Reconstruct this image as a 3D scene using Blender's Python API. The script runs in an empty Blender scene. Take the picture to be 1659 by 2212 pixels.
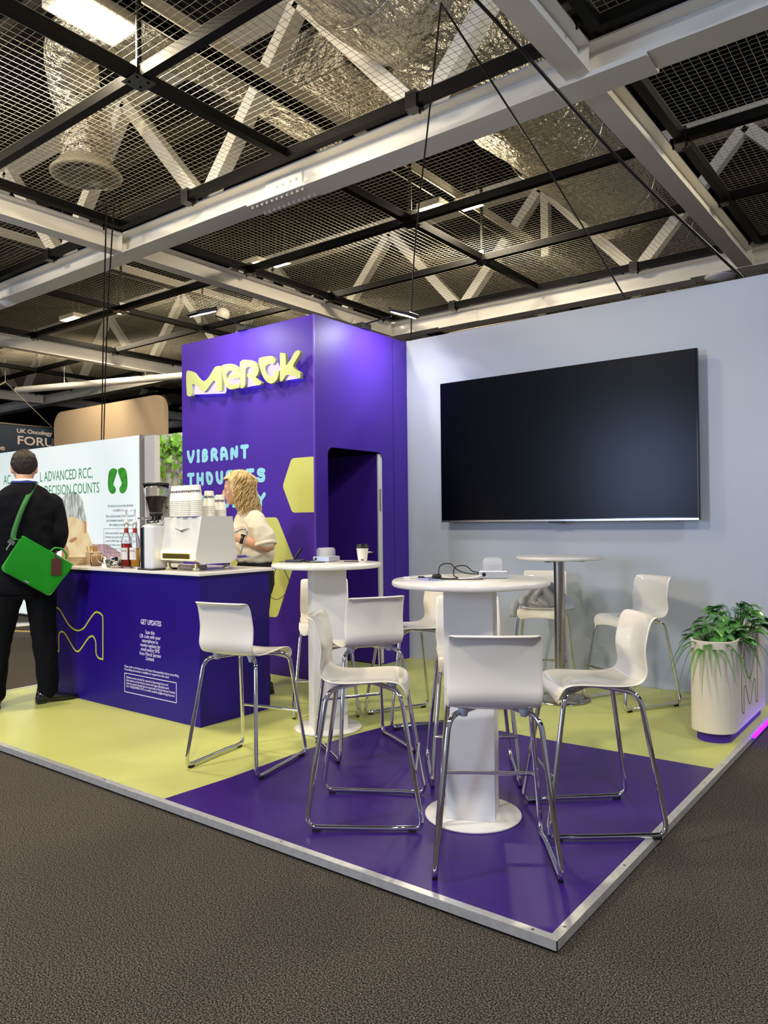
import bpy, bmesh, math, random
from mathutils import Vector, Matrix, Euler, noise
random.seed(7)
PI = math.pi
S = bpy.context.scene
COL = S.collection
# ------------------------------------------------------------------ camera
cam_d = bpy.data.cameras.new('camera'); cam = bpy.data.objects.new('camera', cam_d); COL.objects.link(cam)
cam_d.sensor_fit = 'HORIZONTAL'; cam_d.sensor_width = 36.0; cam_d.lens = 35.547
cam_d.clip_start = 0.05; cam_d.clip_end = 200
_r = Vector((0.7938194, 0.6080628, -0.0105064)); _d = Vector((-0.0156461, 0.0031496, -0.9998726)); _f = Vector((-0.6079523, 0.7938827, 0.0120140))
cm = Matrix.Identity(4)
for i in range(3):
    cm[i][0] = _r[i]; cm[i][1] = -_d[i]; cm[i][2] = -_f[i]
cm[0][3], cm[1][3], cm[2][3] = 1.0079, -2.1626, 1.33
cam.matrix_world = cm
S.camera = cam
# ------------------------------------------------------------------ view, world
S.view_settings.view_transform = 'Standard'; S.view_settings.look = 'None'
S.view_settings.gamma = 1.0; S.view_settings.use_curve_mapping = False
S.view_settings.exposure = -0.08
W = bpy.data.worlds.new('hall_ambience'); S.world = W; W.use_nodes = True
bg = W.node_tree.nodes['Background']; bg.inputs[0].default_value = (0.70, 0.74, 1.0, 1); bg.inputs[1].default_value = 0.36

def area(name, loc, target, sx, sy, power, color, spread=180):
    l = bpy.data.lights.new(name, 'AREA'); l.shape = 'RECTANGLE'; l.size = sx; l.size_y = sy
    l.energy = power; l.color = color; l.spread = math.radians(spread)
    o = bpy.data.objects.new(name, l); COL.objects.link(o); o.location = loc
    o.rotation_euler = (Vector(target) - Vector(loc)).to_track_quat('-Z', 'Y').to_euler()
    return o
WARM = (1.0, 0.86, 0.62); COOL = (0.78, 0.87, 1.0); WHITE = (1.0, 0.96, 0.9)
# lamps of the hall that hang behind and beside the camera
area('hall_lamp', (2.6, -3.4, 5.6), (-0.5, 1.0, 0), 0.5, 0.5, 230, WHITE)
area('hall_lamp', (-3.2, -3.6, 5.6), (-2.5, 2.0, 0), 0.5, 0.5, 270, WARM)
area('hall_lamp', (-9.0, -2.5, 5.6), (-5.0, 2.0, 0), 0.5, 0.5, 260, WARM)
area('hall_lamp', (3.9, 1.0, 5.2), (0.0, 2.5, 0.3), 0.5, 0.5, 150, COOL)
area('hall_lamp', (1.9, 5.3, 5.0), (-1.0, 1.5, 0), 0.4, 0.4, 200, WARM)
area('hall_daylight', (-4.6, -7.8, 2.3), (-1.5, 2.5, 1.1), 1.5, 2.2, 300, (0.48, 0.64, 1.0))

# ------------------------------------------------------------------ helpers
def srgb(h):
    if isinstance(h, str):
        h = h.lstrip('#'); c = [int(h[i:i + 2], 16) / 255 for i in (0, 2, 4)]
    else:
        c = [v / 255 for v in h]
    return tuple((v / 12.92 if v <= 0.04045 else ((v + 0.055) / 1.055) ** 2.4) for v in c) + (1,)

MATS = {}
def mat(name, color, rough=0.5, metal=0.0, coat=0.0, emit=None, estr=0.0, trans=0.0, ior=1.45, spec=0.5,
        noise_scale=0, noise_amt=0.0, bump=0.0, bump_scale=40, sheen=0.0, alpha=1.0, color2=None, stretch=None, backlit=0.0, bump_dist=0.02):
    if name in MATS: return MATS[name]
    m = bpy.data.materials.new(name); m.use_nodes = True
    nt = m.node_tree; b = nt.nodes['Principled BSDF']
    c = srgb(color)
    b.inputs['Base Color'].default_value = c
    b.inputs['Roughness'].default_value = rough; b.inputs['Metallic'].default_value = metal
    b.inputs['Coat Weight'].default_value = coat; b.inputs['Coat Roughness'].default_value = 0.05
    b.inputs['Transmission Weight'].default_value = trans; b.inputs['IOR'].default_value = ior
    b.inputs['Specular IOR Level'].default_value = spec
    b.inputs['Sheen Weight'].default_value = sheen; b.inputs['Alpha'].default_value = alpha
    if emit is not None:
        b.inputs['Emission Color'].default_value = srgb(emit); b.inputs['Emission Strength'].default_value = estr
    if backlit: b.inputs['Emission Color'].default_value = c; b.inputs['Emission Strength'].default_value = backlit
    if noise_scale or bump:
        tc = nt.nodes.new('ShaderNodeTexCoord'); mp = nt.nodes.new('ShaderNodeMapping')
        nt.links.new(tc.outputs['Object'], mp.inputs[0])
        if stretch: mp.inputs['Scale'].default_value = stretch
    if noise_scale:
        n = nt.nodes.new('ShaderNodeTexNoise'); n.inputs['Scale'].default_value = noise_scale; n.inputs['Detail'].default_value = 5
        nt.links.new(mp.outputs[0], n.inputs['Vector'])
        r = nt.nodes.new('ShaderNodeMix'); r.data_type = 'RGBA'
        c2 = srgb(color2) if color2 else tuple(v * (1 - noise_amt) for v in c[:3]) + (1,)
        ramp = nt.nodes.new('ShaderNodeMapRange'); ramp.inputs[1].default_value = 0.35; ramp.inputs[2].default_value = 0.65
        nt.links.new(n.outputs['Fac'], ramp.inputs[0]); nt.links.new(ramp.outputs[0], r.inputs[0])
        r.inputs[6].default_value = c; r.inputs[7].default_value = c2
        nt.links.new(r.outputs[2], b.inputs['Base Color'])
        if backlit: nt.links.new(r.outputs[2], b.inputs['Emission Color'])
    if bump:
        n2 = nt.nodes.new('ShaderNodeTexNoise'); n2.inputs['Scale'].default_value = bump_scale; n2.inputs['Detail'].default_value = 4
        nt.links.new(mp.outputs[0], n2.inputs['Vector'])
        bp = nt.nodes.new('ShaderNodeBump'); bp.inputs['Strength'].default_value = bump; bp.inputs['Distance'].default_value = bump_dist
        nt.links.new(n2.outputs['Fac'], bp.inputs['Height']); nt.links.new(bp.outputs[0], b.inputs['Normal'])
    MATS[name] = m
    return m

class MB:
    """collects shapes and links them as ONE mesh object"""
    def __init__(s): s.v = []; s.f = []; s.sm = []
    def add(s, vs, fs, smooth=False):
        o = len(s.v); s.v += [tuple(v) for v in vs]
        for f in fs: s.f.append([i + o for i in f]); s.sm.append(smooth)
        return s
    def box(s, a, b, M=None):
        x0, y0, z0 = a; x1, y1, z1 = b
        vs = [(x0, y0, z0), (x1, y0, z0), (x1, y1, z0), (x0, y1, z0), (x0, y0, z1), (x1, y0, z1), (x1, y1, z1), (x0, y1, z1)]
        if M is not None: vs = [M @ Vector(v) for v in vs]
        return s.add(vs, [(0, 3, 2, 1), (4, 5, 6, 7), (0, 1, 5, 4), (1, 2, 6, 5), (2, 3, 7, 6), (3, 0, 4, 7)])
    def bar(s, p, q, w, h=None, up=(0, 0, 1)):
        p = Vector(p); q = Vector(q); h = h or w; d = (q - p).normalized(); u = Vector(up)
        if abs(d.dot(u)) > 0.98: u = Vector((1, 0, 0))
        a = d.cross(u).normalized(); b = a.cross(d)
        vs = [P + a * i * w / 2 + b * j * h / 2 for P in (p, q) for i, j in ((-1, -1), (1, -1), (1, 1), (-1, 1))]
        return s.add(vs, [(0, 1, 2, 3), (7, 6, 5, 4), (0, 4, 5, 1), (1, 5, 6, 2), (2, 6, 7, 3), (3, 7, 4, 0)])
    def cyl(s, p, q, r, r2=None, n=20, caps=True, smooth=True):
        p = Vector(p); q = Vector(q); r2 = r if r2 is None else r2; d = (q - p).normalized()
        u = Vector((0, 0, 1)) if abs(d.z) < 0.9 else Vector((1, 0, 0)); a = d.cross(u).normalized(); b = a.cross(d)
        vs = []
        for P, R in ((p, r), (q, r2)):
            for i in range(n):
                t = 2 * PI * i / n; vs.append(P + (a * math.cos(t) + b * math.sin(t)) * R)
        s.add(vs, [(i, (i + 1) % n, n + (i + 1) % n, n + i) for i in range(n)], smooth)
        if caps:
            s.add(vs[:n], [tuple(range(n))[::-1]]); s.add(vs[n:], [tuple(range(n))])
        return s
    def tube(s, pts, r, n=8, closed=False, smooth=True, caps=True):
        pts = [Vector(p) for p in pts]; N = len(pts)
        rad = r if isinstance(r, (list, tuple)) else [r] * N
        vs = []; pa = None
        for i, p in enumerate(pts):
            if closed: d = pts[(i + 1) % N] - pts[i - 1]
            else: d = pts[min(i + 1, N - 1)] - pts[max(i - 1, 0)]
            d.normalize()
            if pa is None:
                u = Vector((0, 0, 1)) if abs(d.z) < 0.9 else Vector((1, 0, 0)); a = d.cross(u).normalized()
            else:
                a = pa - d * pa.dot(d)
                a = a.normalized() if a.length > 1e-6 else d.orthogonal().normalized()
            pa = a; b = a.cross(d)
            for k in range(n):
                t = 2 * PI * k / n; vs.append(p + (a * math.cos(t) + b * math.sin(t)) * rad[i])
        fs = []
        for i in range(N if closed else N - 1):
            j = (i + 1) % N
            for k in range(n): fs.append((i * n + k, i * n + (k + 1) % n, j * n + (k + 1) % n, j * n + k))
        s.add(vs, fs, smooth)
        if caps and not closed:
            s.add(vs[:n], [tuple(range(n))]); s.add(vs[-n:], [tuple(range(n))[::-1]])
        return s
    def lathe(s, prof, c=(0, 0, 0), n=32, smooth=True):
        c = Vector(c); vs = []
        for r, z in prof:
            for i in range(n):
                t = 2 * PI * i / n; vs.append((c.x + r * math.cos(t), c.y + r * math.sin(t), c.z + z))
        fs = [(j * n + i, j * n + (i + 1) % n, (j + 1) * n + (i + 1) % n, (j + 1) * n + i) for j in range(len(prof) - 1) for i in range(n)]
        return s.add(vs, fs, smooth)
    def prism(s, poly, h0, h1, fn):
        """closed outline poly of (u, v); fn(u, v, h) gives the point"""
        n = len(poly)
        vs = [fn(u, v, h0) for u, v in poly] + [fn(u, v, h1) for u, v in poly]
        s.add(vs, [tuple(range(n))[::-1], tuple(range(n, 2 * n))])
        return s.add(vs, [(i, (i + 1) % n, n + (i + 1) % n, n + i) for i in range(n)])
    def grid(s, fn, nu, nv, smooth=True, closed_u=False):
        vs = [fn(i / (nu if closed_u else nu - 1), j / (nv - 1)) for j in range(nv) for i in range(nu)]
        fs = []
        for j in range(nv - 1):
            for i in range(nu if closed_u else nu - 1):
                k = (i + 1) % nu; fs.append((j * nu + i, j * nu + k, (j + 1) * nu + k, (j + 1) * nu + i))
        return s.add(vs, fs, smooth)
    def rings(s, rings, smooth=True, caps=True):
        n = len(rings[0]); vs = [p for r in rings for p in r]
        fs = [(j * n + i, j * n + (i + 1) % n, (j + 1) * n + (i + 1) % n, (j + 1) * n + i) for j in range(len(rings) - 1) for i in range(n)]
        if caps: fs += [tuple(range(n))[::-1], tuple(range((len(rings) - 1) * n, len(rings) * n))]
        return s.add(vs, fs, smooth)
    def mesh(s, name, m=None):
        me = bpy.data.meshes.new(name); me.from_pydata(s.v, [], s.f)
        for p, k in zip(me.polygons, s.sm): p.use_smooth = k
        bm = bmesh.new(); bm.from_mesh(me); bmesh.ops.recalc_face_normals(bm, faces=bm.faces); bm.to_mesh(me); bm.free()
        if m: me.materials.append(m)
        me.update(); return me
    def build(s, name, m, parent=None, bevel=0, seg=2, weld=False):
        me = s.mesh(name, m)
        o = bpy.data.objects.new(name, me); COL.objects.link(o)
        if parent: o.parent = parent
        if weld:
            w = o.modifiers.new('w', 'WELD'); w.merge_threshold = 1e-4
        if bevel:
            b = o.modifiers.new('b', 'BEVEL'); b.width = bevel; b.segments = seg; b.limit_method = 'ANGLE'; b.angle_limit = math.radians(40)
        return o

def tag(o, label=None, cat=None, group=None, kind=None):
    if label: o['label'] = label
    if cat: o['category'] = cat
    if group: o['group'] = group
    if kind: o['kind'] = kind
    return o
def thing(name, label, cat, loc=(0, 0, 0), rz=0, group=None):
    o = bpy.data.objects.new(name, None); COL.objects.link(o); o.empty_display_size = 0.1
    o.location = loc; o.rotation_euler = (0, 0, rz)
    return tag(o, label, cat, group)
KIDS = {}
def dup(root, loc=None, rz=None, label=None, group=None, rot=None, scale=None):
    """a copy of a thing with copies of its parts and their sub-parts"""
    def rec(o, par):
        c = o.copy(); COL.objects.link(c)
        if par is not None: c.parent = par
        for ch in list(o.children): rec(ch, c)
        return c
    r = rec(root, None)
    if loc is not None: r.location = loc
    if rz is not None: r.rotation_euler = (0, 0, rz)
    if rot is not None: r.rotation_euler = rot
    if scale is not None: r.scale = scale
    if label: r['label'] = label
    if group: r['group'] = group
    return r
def spline(pts, n=8, closed=False):
    pts = [Vector(p) for p in pts]; N = len(pts); out = []
    for i in range(N if closed else N - 1):
        g = lambda k: pts[k % N] if closed else pts[max(0, min(N - 1, k))]
        p0, p1, p2, p3 = g(i - 1), g(i), g(i + 1), g(i + 2)
        for k in range(n):
            t = k / n
            out.append(0.5 * ((2 * p1) + (p2 - p0) * t + (2 * p0 - 5 * p1 + 4 * p2 - p3) * t * t + (3 * p1 - p0 - 3 * p2 + p3) * t ** 3))
    if not closed: out.append(pts[-1])
    return out
def fillet(pts, r, n=6, closed=False):
    """polyline with rounded corners"""
    pts = [Vector(p) for p in pts]; N = len(pts); out = []
    for i, p in enumerate(pts):
        if not closed and i in (0, N - 1): out.append(p); continue
        a = pts[i - 1]; b = pts[(i + 1) % N]
        da = (a - p); db = (b - p); la = min(r, da.length * .45); lb = min(r, db.length * .45)
        A = p + da.normalized() * la; B = p + db.normalized() * lb
        for k in range(n + 1):
            t = k / n; out.append(A * (1 - t) ** 2 + p * 2 * t * (1 - t) + B * t * t)
    return out
def round_poly(pts, r, n=5): return [(v.x, v.y) for v in fillet([Vector((a, b, 0)) for a, b in pts], r, n, True)]
def baked(o):
    """turns a modified object into a plain mesh"""
    dg = bpy.context.evaluated_depsgraph_get(); dg.update()
    me = bpy.data.meshes.new_from_object(o.evaluated_get(dg)); o.modifiers.clear(); o.data = me
    return o
def text(name, body, size, m, M, parent=None, width=None, align='LEFT', depth=0.0006, bold=0.0, spacing=1.0, line=1.0):
    cu = bpy.data.curves.new(name, 'FONT'); cu.body = body; cu.size = size; cu.align_x = align; cu.extrude = depth
    cu.offset = bold; cu.space_character = spacing; cu.space_line = line; cu.resolution_u = 3
    o = bpy.data.objects.new(name, cu); COL.objects.link(o)
    dg = bpy.context.evaluated_depsgraph_get(); dg.update()
    me = bpy.data.meshes.new_from_object(o.evaluated_get(dg)); bpy.data.objects.remove(o); bpy.data.curves.remove(cu)
    if width:
        xs = [v.co.x for v in me.vertices]; k = width / (max(xs) - min(xs))
        for v in me.vertices: v.co.x *= k
    me.transform(M); me.materials.clear(); me.materials.append(m)
    o = bpy.data.objects.new(name, me); COL.objects.link(o)
    if parent: o.parent = parent
    return o
def on_y(x, y, z):   # a print standing on a wall that faces -Y
    return Matrix.Translation((x, y, z)) @ Matrix.Rotation(PI / 2, 4, 'X')
def on_x(x, y, z):   # a print standing on a wall that faces +X
    return Matrix.Translation((x, y, z)) @ Matrix.Rotation(PI / 2, 4, 'Z') @ Matrix.Rotation(PI / 2, 4, 'X')

# ------------------------------------------------------------------ materials
PURPLE = mat('purple_vinyl', '#45269a', rough=0.45, spec=0.35, noise_scale=3, noise_amt=0.06)
PURPLE_FLOOR = mat('purple_floor_vinyl', '#33146c', rough=0.36, spec=0.35, bump=0.05, bump_scale=4)
LIME_FLOOR = mat('lime_floor_vinyl', '#c0c472', rough=0.36, bump=0.10, bump_scale=3.0, noise_scale=1.2, noise_amt=0.07)
LIME = mat('pale_lime_print', '#c6c86c', rough=0.5)
LIME_LINE = mat('lime_line', '#c3c83c', rough=0.45)
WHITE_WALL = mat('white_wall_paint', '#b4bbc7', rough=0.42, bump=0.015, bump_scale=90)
WHITE_LAM = mat('white_laminate', '#e6e2da', rough=0.22, coat=0.2)
WHITE_BOARD = mat('white_board', '#dcdbd8', rough=0.5)
PLASTIC = mat('glossy_white_shell', '#ece7da', rough=0.10, coat=0.6)
CHROME = mat('chrome', '#d8d8d8', rough=0.06, metal=1.0)
STEEL = mat('brushed_steel', '#b9b4a8', rough=0.26, metal=1.0)
ALU = mat('aluminium_edge', '#e8e9e6', rough=0.38, metal=0.75, noise_scale=30, noise_amt=0.15)
BLACK = mat('black_plastic', '#0b0b0c', rough=0.35)
BLACK_STEEL = mat('black_steel', '#050403', rough=0.6, spec=0.2)
RUBBER = mat('rubber', '#0a0a0a', rough=0.8)
BEAM = mat('white_beam_paint', '#e6e2d8', rough=0.38)
WIRE = mat('galvanised_wire', '#8f897a', rough=0.5, metal=0.5)
FOIL = mat('duct_foil', '#dcd6c4', rough=0.27, metal=0.92, bump=1.0, bump_scale=11, stretch=(1.6, 0.7, 1.6), bump_dist=0.07)
# ================================================================== the setting
# hall floor: dark speckled carpet tiles
def carpet():
    m = bpy.data.materials.new('speckled_carpet'); m.use_nodes = True; nt = m.node_tree; b = nt.nodes['Principled BSDF']
    tc = nt.nodes.new('ShaderNodeTexCoord')
    n = nt.nodes.new('ShaderNodeTexNoise'); n.inputs['Scale'].default_value = 200; n.inputs['Detail'].default_value = 4; n.inputs['Roughness'].default_value = 0.75
    nt.links.new(tc.outputs['Object'], n.inputs['Vector'])
    cr = nt.nodes.new('ShaderNodeValToRGB'); cr.color_ramp.elements[0].position = 0.46; cr.color_ramp.elements[1].position = 0.61
    cr.color_ramp.elements[0].color = srgb('#12100e'); cr.color_ramp.elements[1].color = srgb('#7d746a')
    nt.links.new(n.outputs['Fac'], cr.inputs[0]); nt.links.new(cr.outputs[0], b.inputs['Base Color'])
    b.inputs['Roughness'].default_value = 0.95; b.inputs['Specular IOR Level'].default_value = 0.1
    bp = nt.nodes.new('ShaderNodeBump'); bp.inputs['Strength'].default_value = 0.6; bp.inputs['Distance'].default_value = 0.004
    nt.links.new(n.outputs['Fac'], bp.inputs['Height']); nt.links.new(bp.outputs[0], b.inputs['Normal'])
    return m
o = MB().box((-34, -9, -0.05), (14, 30, 0.0)).build('floor', carpet()); tag(o, kind='structure')
DRAPE = mat('black_drape', '#09090a', rough=0.95, bump=0.3, bump_scale=3, stretch=(6, 6, 0.2))
o = MB().grid(lambda u, v: (-34 + 48 * u, 21.0 + 0.08 * math.sin(u * 420), 7.2 * v), 400, 2).build('wall_back', DRAPE); tag(o, kind='structure')
o = MB().grid(lambda u, v: (-27 + 0.08 * math.sin(u * 300), -9 + 30 * u, 7.2 * v), 300, 2).build('wall_left', DRAPE); tag(o, kind='structure')
# roof: dark corrugated deck
DECK = mat('dark_roof_deck', '#060504', rough=0.9)
mb = MB()
mb.grid(lambda u, v: (-30 + 42 * u, -6 + 28 * v, 7.1 + (0.04 if int(u * 600) % 2 else 0.0)), 601, 2, smooth=False)
o = mb.build('ceiling', DECK); tag(o, kind='structure')

# ------------------------------------------------------------------ the stand floor
t = thing('stand_platform', 'low raised exhibition floor in lime and purple vinyl with aluminium edging', 'platform')
MB().box((-4.95, 0.028, 0.0), (-0.028, 3.78, 0.0395)).build('floor_deck', LIME_FLOOR, t)
pp = [(-1.99, 0.028), (-1.965, 0.418), (-1.974, 0.978), (-1.951, 1.358), (-1.9, 1.65), (-1.82, 1.815), (-1.655, 1.928), (-1.45, 1.958), (-0.895, 1.945), (-0.473, 1.962), (-0.028, 1.966), (-0.028, 0.028)]
o = MB().prism(pp, 0.0395, 0.0408, lambda u, v, h: (u, v, h)).build('floor_panel', PURPLE_FLOOR, t); tag(o, 'purple floor panel')
def edge(a, b, nrm):
    """aluminium angle: top strip and outer face, standing over a dark plinth gap"""
    a = Vector(a); b = Vector(b); n = Vector(nrm); m = MB()
    pr = [(0.0, 0.011), (0.0, 0.0425), (-0.032, 0.0425), (-0.032, 0.040), (-0.003, 0.040), (-0.003, 0.011)]
    vs = [P + n * u + Vector((0, 0, h)) for P in (a, b) for u, h in pr]; k = len(pr)
    # mitred end at the corner
    m.add(vs, [tuple(range(k)), tuple(range(2 * k - 1, k - 1, -1))] + [(i, k + i, k + (i + 1) % k, (i + 1) % k) for i in range(k)])
    return m
m1 = edge((-4.95, 0, 0), (0, 0, 0), (0, -1, 0)); m1.build('edge_trim', ALU, t)
m2 = edge((0, .0325, 0), (0, 3.8, 0), (1, 0, 0)); m2.box((-.003, 0, .011), (0, .0325, .0424)); m2.build('edge_trim', ALU, t)
m3 = edge((-4.95, .0325, 0), (-4.95, 3.8, 0), (-1, 0, 0)); m3.build('edge_trim', ALU, t)
sc = MB().cyl((-0.09, 0.017, 0.0425), (-0.09, 0.017, 0.0433), 0.006, n=10).build('screw', STEEL, t)
for x, y in ((-0.016, 0.09), (-0.016, 0.62), (-0.016, 1.72), (-0.016, 2.04), (-1.2, 0.017), (-2.45, 0.017)):
    c = sc.copy(); c.location = (x + 0.09, y - 0.017, 0); COL.objects.link(c)
GLOW = mat('violet_led', '#7a18ff', rough=0.4, emit='#7d12ff', estr=5.0)
o = MB().tube([(0.012, 2.66, 0.052), (0.012, 3.78, 0.052)], 0.011, n=8).build('led_strip', GLOW, t); tag(o, 'glowing violet light strip')

# ------------------------------------------------------------------ white screen wall behind the tables
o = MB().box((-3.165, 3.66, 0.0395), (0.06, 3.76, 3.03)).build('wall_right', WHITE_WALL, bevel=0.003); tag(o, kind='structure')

# ------------------------------------------------------------------ purple tower with doorway
t = thing('display_tower', 'tall deep purple booth with raised lettering, blue slogan and open rounded doorway', 'booth')
X0, X1, Y0, Y1, ZT = -4.87, -3.165, 2.38, 3.66, 3.02
MB().box((X0, Y0, 0.0395), (X1 - 0.04, Y0 + 0.04, ZT)).build('front_panel', PURPLE, t)
MB().box((X0, Y0 + 0.04, 0.0395), (X0 + 0.04, Y1, ZT)).build('side_panel', PURPLE, t)
MB().box((X0 + 0.04, Y1 - 0.04, 0.0395), (X1 - 0.04, Y1, ZT)).build('rear_panel', PURPLE, t)
arch = [(2.53, 0.0395)] + [(2.53 + 0.07 - 0.07 * math.cos(a), 1.88 + 0.07 * math.sin(a)) for a in [i * PI / 12 for i in range(7)]] + \
       [(3.28 - 0.07 + 0.07 * math.sin(a), 1.88 + 0.07 * math.cos(a)) for a in [i * PI / 12 for i in range(7)]] + [(3.28, 0.0395)]
poly = [(Y0, 0.0395), (Y0, ZT), (Y1, ZT), (Y1, 0.0395)] + arch[::-1]
MB().prism(poly, X1 - 0.04, X1, lambda u, v, h: (h, u, v)).build('doorway_panel', PURPLE, t)
MB().bar((X1 + 0.001, 3.44, 0.05), (X1 + 0.001, 3.44, 3.0), 0.003).build('panel_joint', mat('purple_joint', '#2a1560', rough=0.6), t)
MB().bar((X1 - 0.004, Y0 - 0.004, 0.05), (X1 - 0.004, Y0 - 0.004, 3.02), 0.014).build('corner_trim', mat('purple_corner', '#5a3ab0', rough=0.4), t)
d = MB().box((-3.9, 3.225, 0.05), (-3.19, 3.262, 1.935)).build('door', PURPLE, t, bevel=0.002)
MB().box((-3.19, 3.222, 0.05), (-3.176, 3.278, 1.935)).build('door_edge', WHITE_BOARD, d)
MB().box((-3.176, 3.232, 1.42), (-3.172, 3.256, 1.62)).build('strike_plate', STEEL, d)
MB().tube([(-3.24, 3.225, 1.05), (-3.24, 3.17, 1.05), (-3.33, 3.165, 1.05)], 0.009).build('door_handle', STEEL, d)
MB().box((X0 + .04, Y0 + .04, 2.35), (X1 - .04, Y1 - .04, 2.38)).build('inner_ceiling', mat('raw_board', '#3b2a1c', rough=.8), t)
for y in (2.7, 3.0): MB().box((X0 + .05, y, 2.25), (X1 - .05, y + .05, 2.35)).build('batten', mat('pine_batten', '#a78a5a', rough=.7), t)
o = MB().bar((-3.6, 2.62, 1.5), (-3.6, 2.62, 1.62), 0.10).build('wall_box', mat('tan_card', '#8a7355', rough=.8), t)
# hexagon prints
hx = round_poly([(-3.541, 1.633), (-3.433, 1.861), (-3.169, 1.861), (-3.169, 1.408), (-3.43, 1.408)], 0.03)
MB().prism(hx, Y0, Y0 - 0.0015, lambda u, v, h: (u, h, v)).build('hexagon_print', LIME, t)
hx = round_poly([(-3.406, 0.995), (-3.61, 1.372), (-4.02, 1.372), (-4.22, 0.95), (-4.02, 0.525), (-3.618, 0.525)], 0.035)
MB().prism(hx, Y0, Y0 - 0.0015, lambda u, v, h: (u, h, v)).build('hexagon_print', LIME, t)
# slogan in chunky rounded strokes
GL = {
 'V': (1.0, [[(0, 1), (.04, .65), (.42, .02), (.58, .02), (.96, .65), (1, 1)]]),
 'I': (.45, [[(.5, 0), (.5, 1)], [(.1, 1), (.9, 1)], [(.1, 0), (.9, 0)]]),
 'B': (.85, [[(.05, 0), (.05, 1), (.6, 1), (.9, .8), (.6, .55), (.3, .55)], [(.6, .55), (1, .3), (.7, 0), (.05, 0)]]),
 'R': (.95, [[(.05, 0), (.05, 1), (.55, 1), (.95, .75), (.6, .47), (.42, .47)], [(.55, .45), (1, 0)]]),
 'A': (.95, [[(0, 0), (.03, 1), (.5, 1), (.85, .72), (1, 0)], [(.05, .36), (.92, .36)]]),
 'N': (.95, [[(.03, 0), (.03, 1), (.95, 0), (.95, 1)]]),
 'T': (.95, [[(0, 1), (1, 1)], [(.5, 1), (.5, 0)]]),
 'H': (.95, [[(.05, 0), (.05, 1)], [(.95, 0), (.95, 1)], [(.05, .48), (.95, .48)]]),
 'O': (.95, [[(.03, 1), (.55, 1), (.95, .62), (.9, .2), (.6, 0), (.3, .06), (.1, .4), (.03, 1)]]),
 'U': (.95, [[(.03, 1), (.08, .4), (.4, .02), (.95, 0), (.95, 1)]]),
 'G': (.95, [[(.9, 1), (.1, 1), (.1, .5), (.4, .02), (.95, 0), (.95, .45), (.55, .45)]]),
 'S': (1.0, [[(.95, .88), (.6, 1), (.15, .95), (.1, .68), (.45, .52), (.95, .5), (.95, 0), (.3, 0), (.02, .14)]]),
 'P': (.9, [[(.05, 0), (.05, 1), (.55, 1), (.95, .75), (.6, .45), (.3, .45)]]),
 'D': (.95, [[(.05, 0), (.05, 1), (.5, 1), (.95, .6), (.85, .2), (.5, 0), (.05, 0)]]),
 'L': (.85, [[(.05, 1), (.05, 0), (1, 0)]]),
 'Y': (.95, [[(0, 1), (.5, .45), (1, 1)], [(.5, .45), (.5, 0)]]),
}
def strokes(word, x0, x1, z0, z1, w, par):
    tot = sum(GL[c][0] for c in word) + 0.20 * (len(word) - 1); k = (x1 - x0) / tot; x = x0; H = z1 - z0
    for c in word:
        gw = GL[c][0] * k; mb = MB(); lay = [0]
        def fn(u, v): return (u, Y0 - 0.0014 - lay[0] * 0.00003, v)
        for li in GL[c][1]:
            P = [Vector((x + w / 2 + u * (gw - w), z0 + w / 2 + v * (H - w), 0)) for u, v in li]
            P = fillet(P, 0.03, 4)
            for a, b in zip(P, P[1:]):
                if (b - a).length < 1e-5: continue
                d = (b - a).normalized() * w / 2; nn = Vector((-d.y, d.x, 0)); lay[0] += 1
                mb.add([fn(*q.xy) for q in (a + nn, a - nn, b - nn, b + nn)], [(0, 1, 2, 3)])
            for q in P:
                lay[0] += 1
                mb.add([fn(q.x + math.cos(i * PI / 6) * w / 2, q.y + math.sin(i * PI / 6) * w / 2) for i in range(12)], [tuple(range(12))])
        mb.build('slogan_letter', BLUE, par)
        x += gw + 0.20 * k
BLUE = mat('sky_blue_print', '#8fd0e0', rough=0.45); NAVY = mat('dark_outline', '#25107a', rough=.45)
for w, x1, z0, z1 in (('VIBRANT', -3.95, 1.888, 2.016), ('THOUGHTS', -3.742, 1.674, 1.802), ('PROUDLY', -3.742, 1.462, 1.59)):
    strokes(w, -4.802, x1, z0, z1, 0.0375, t)
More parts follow.
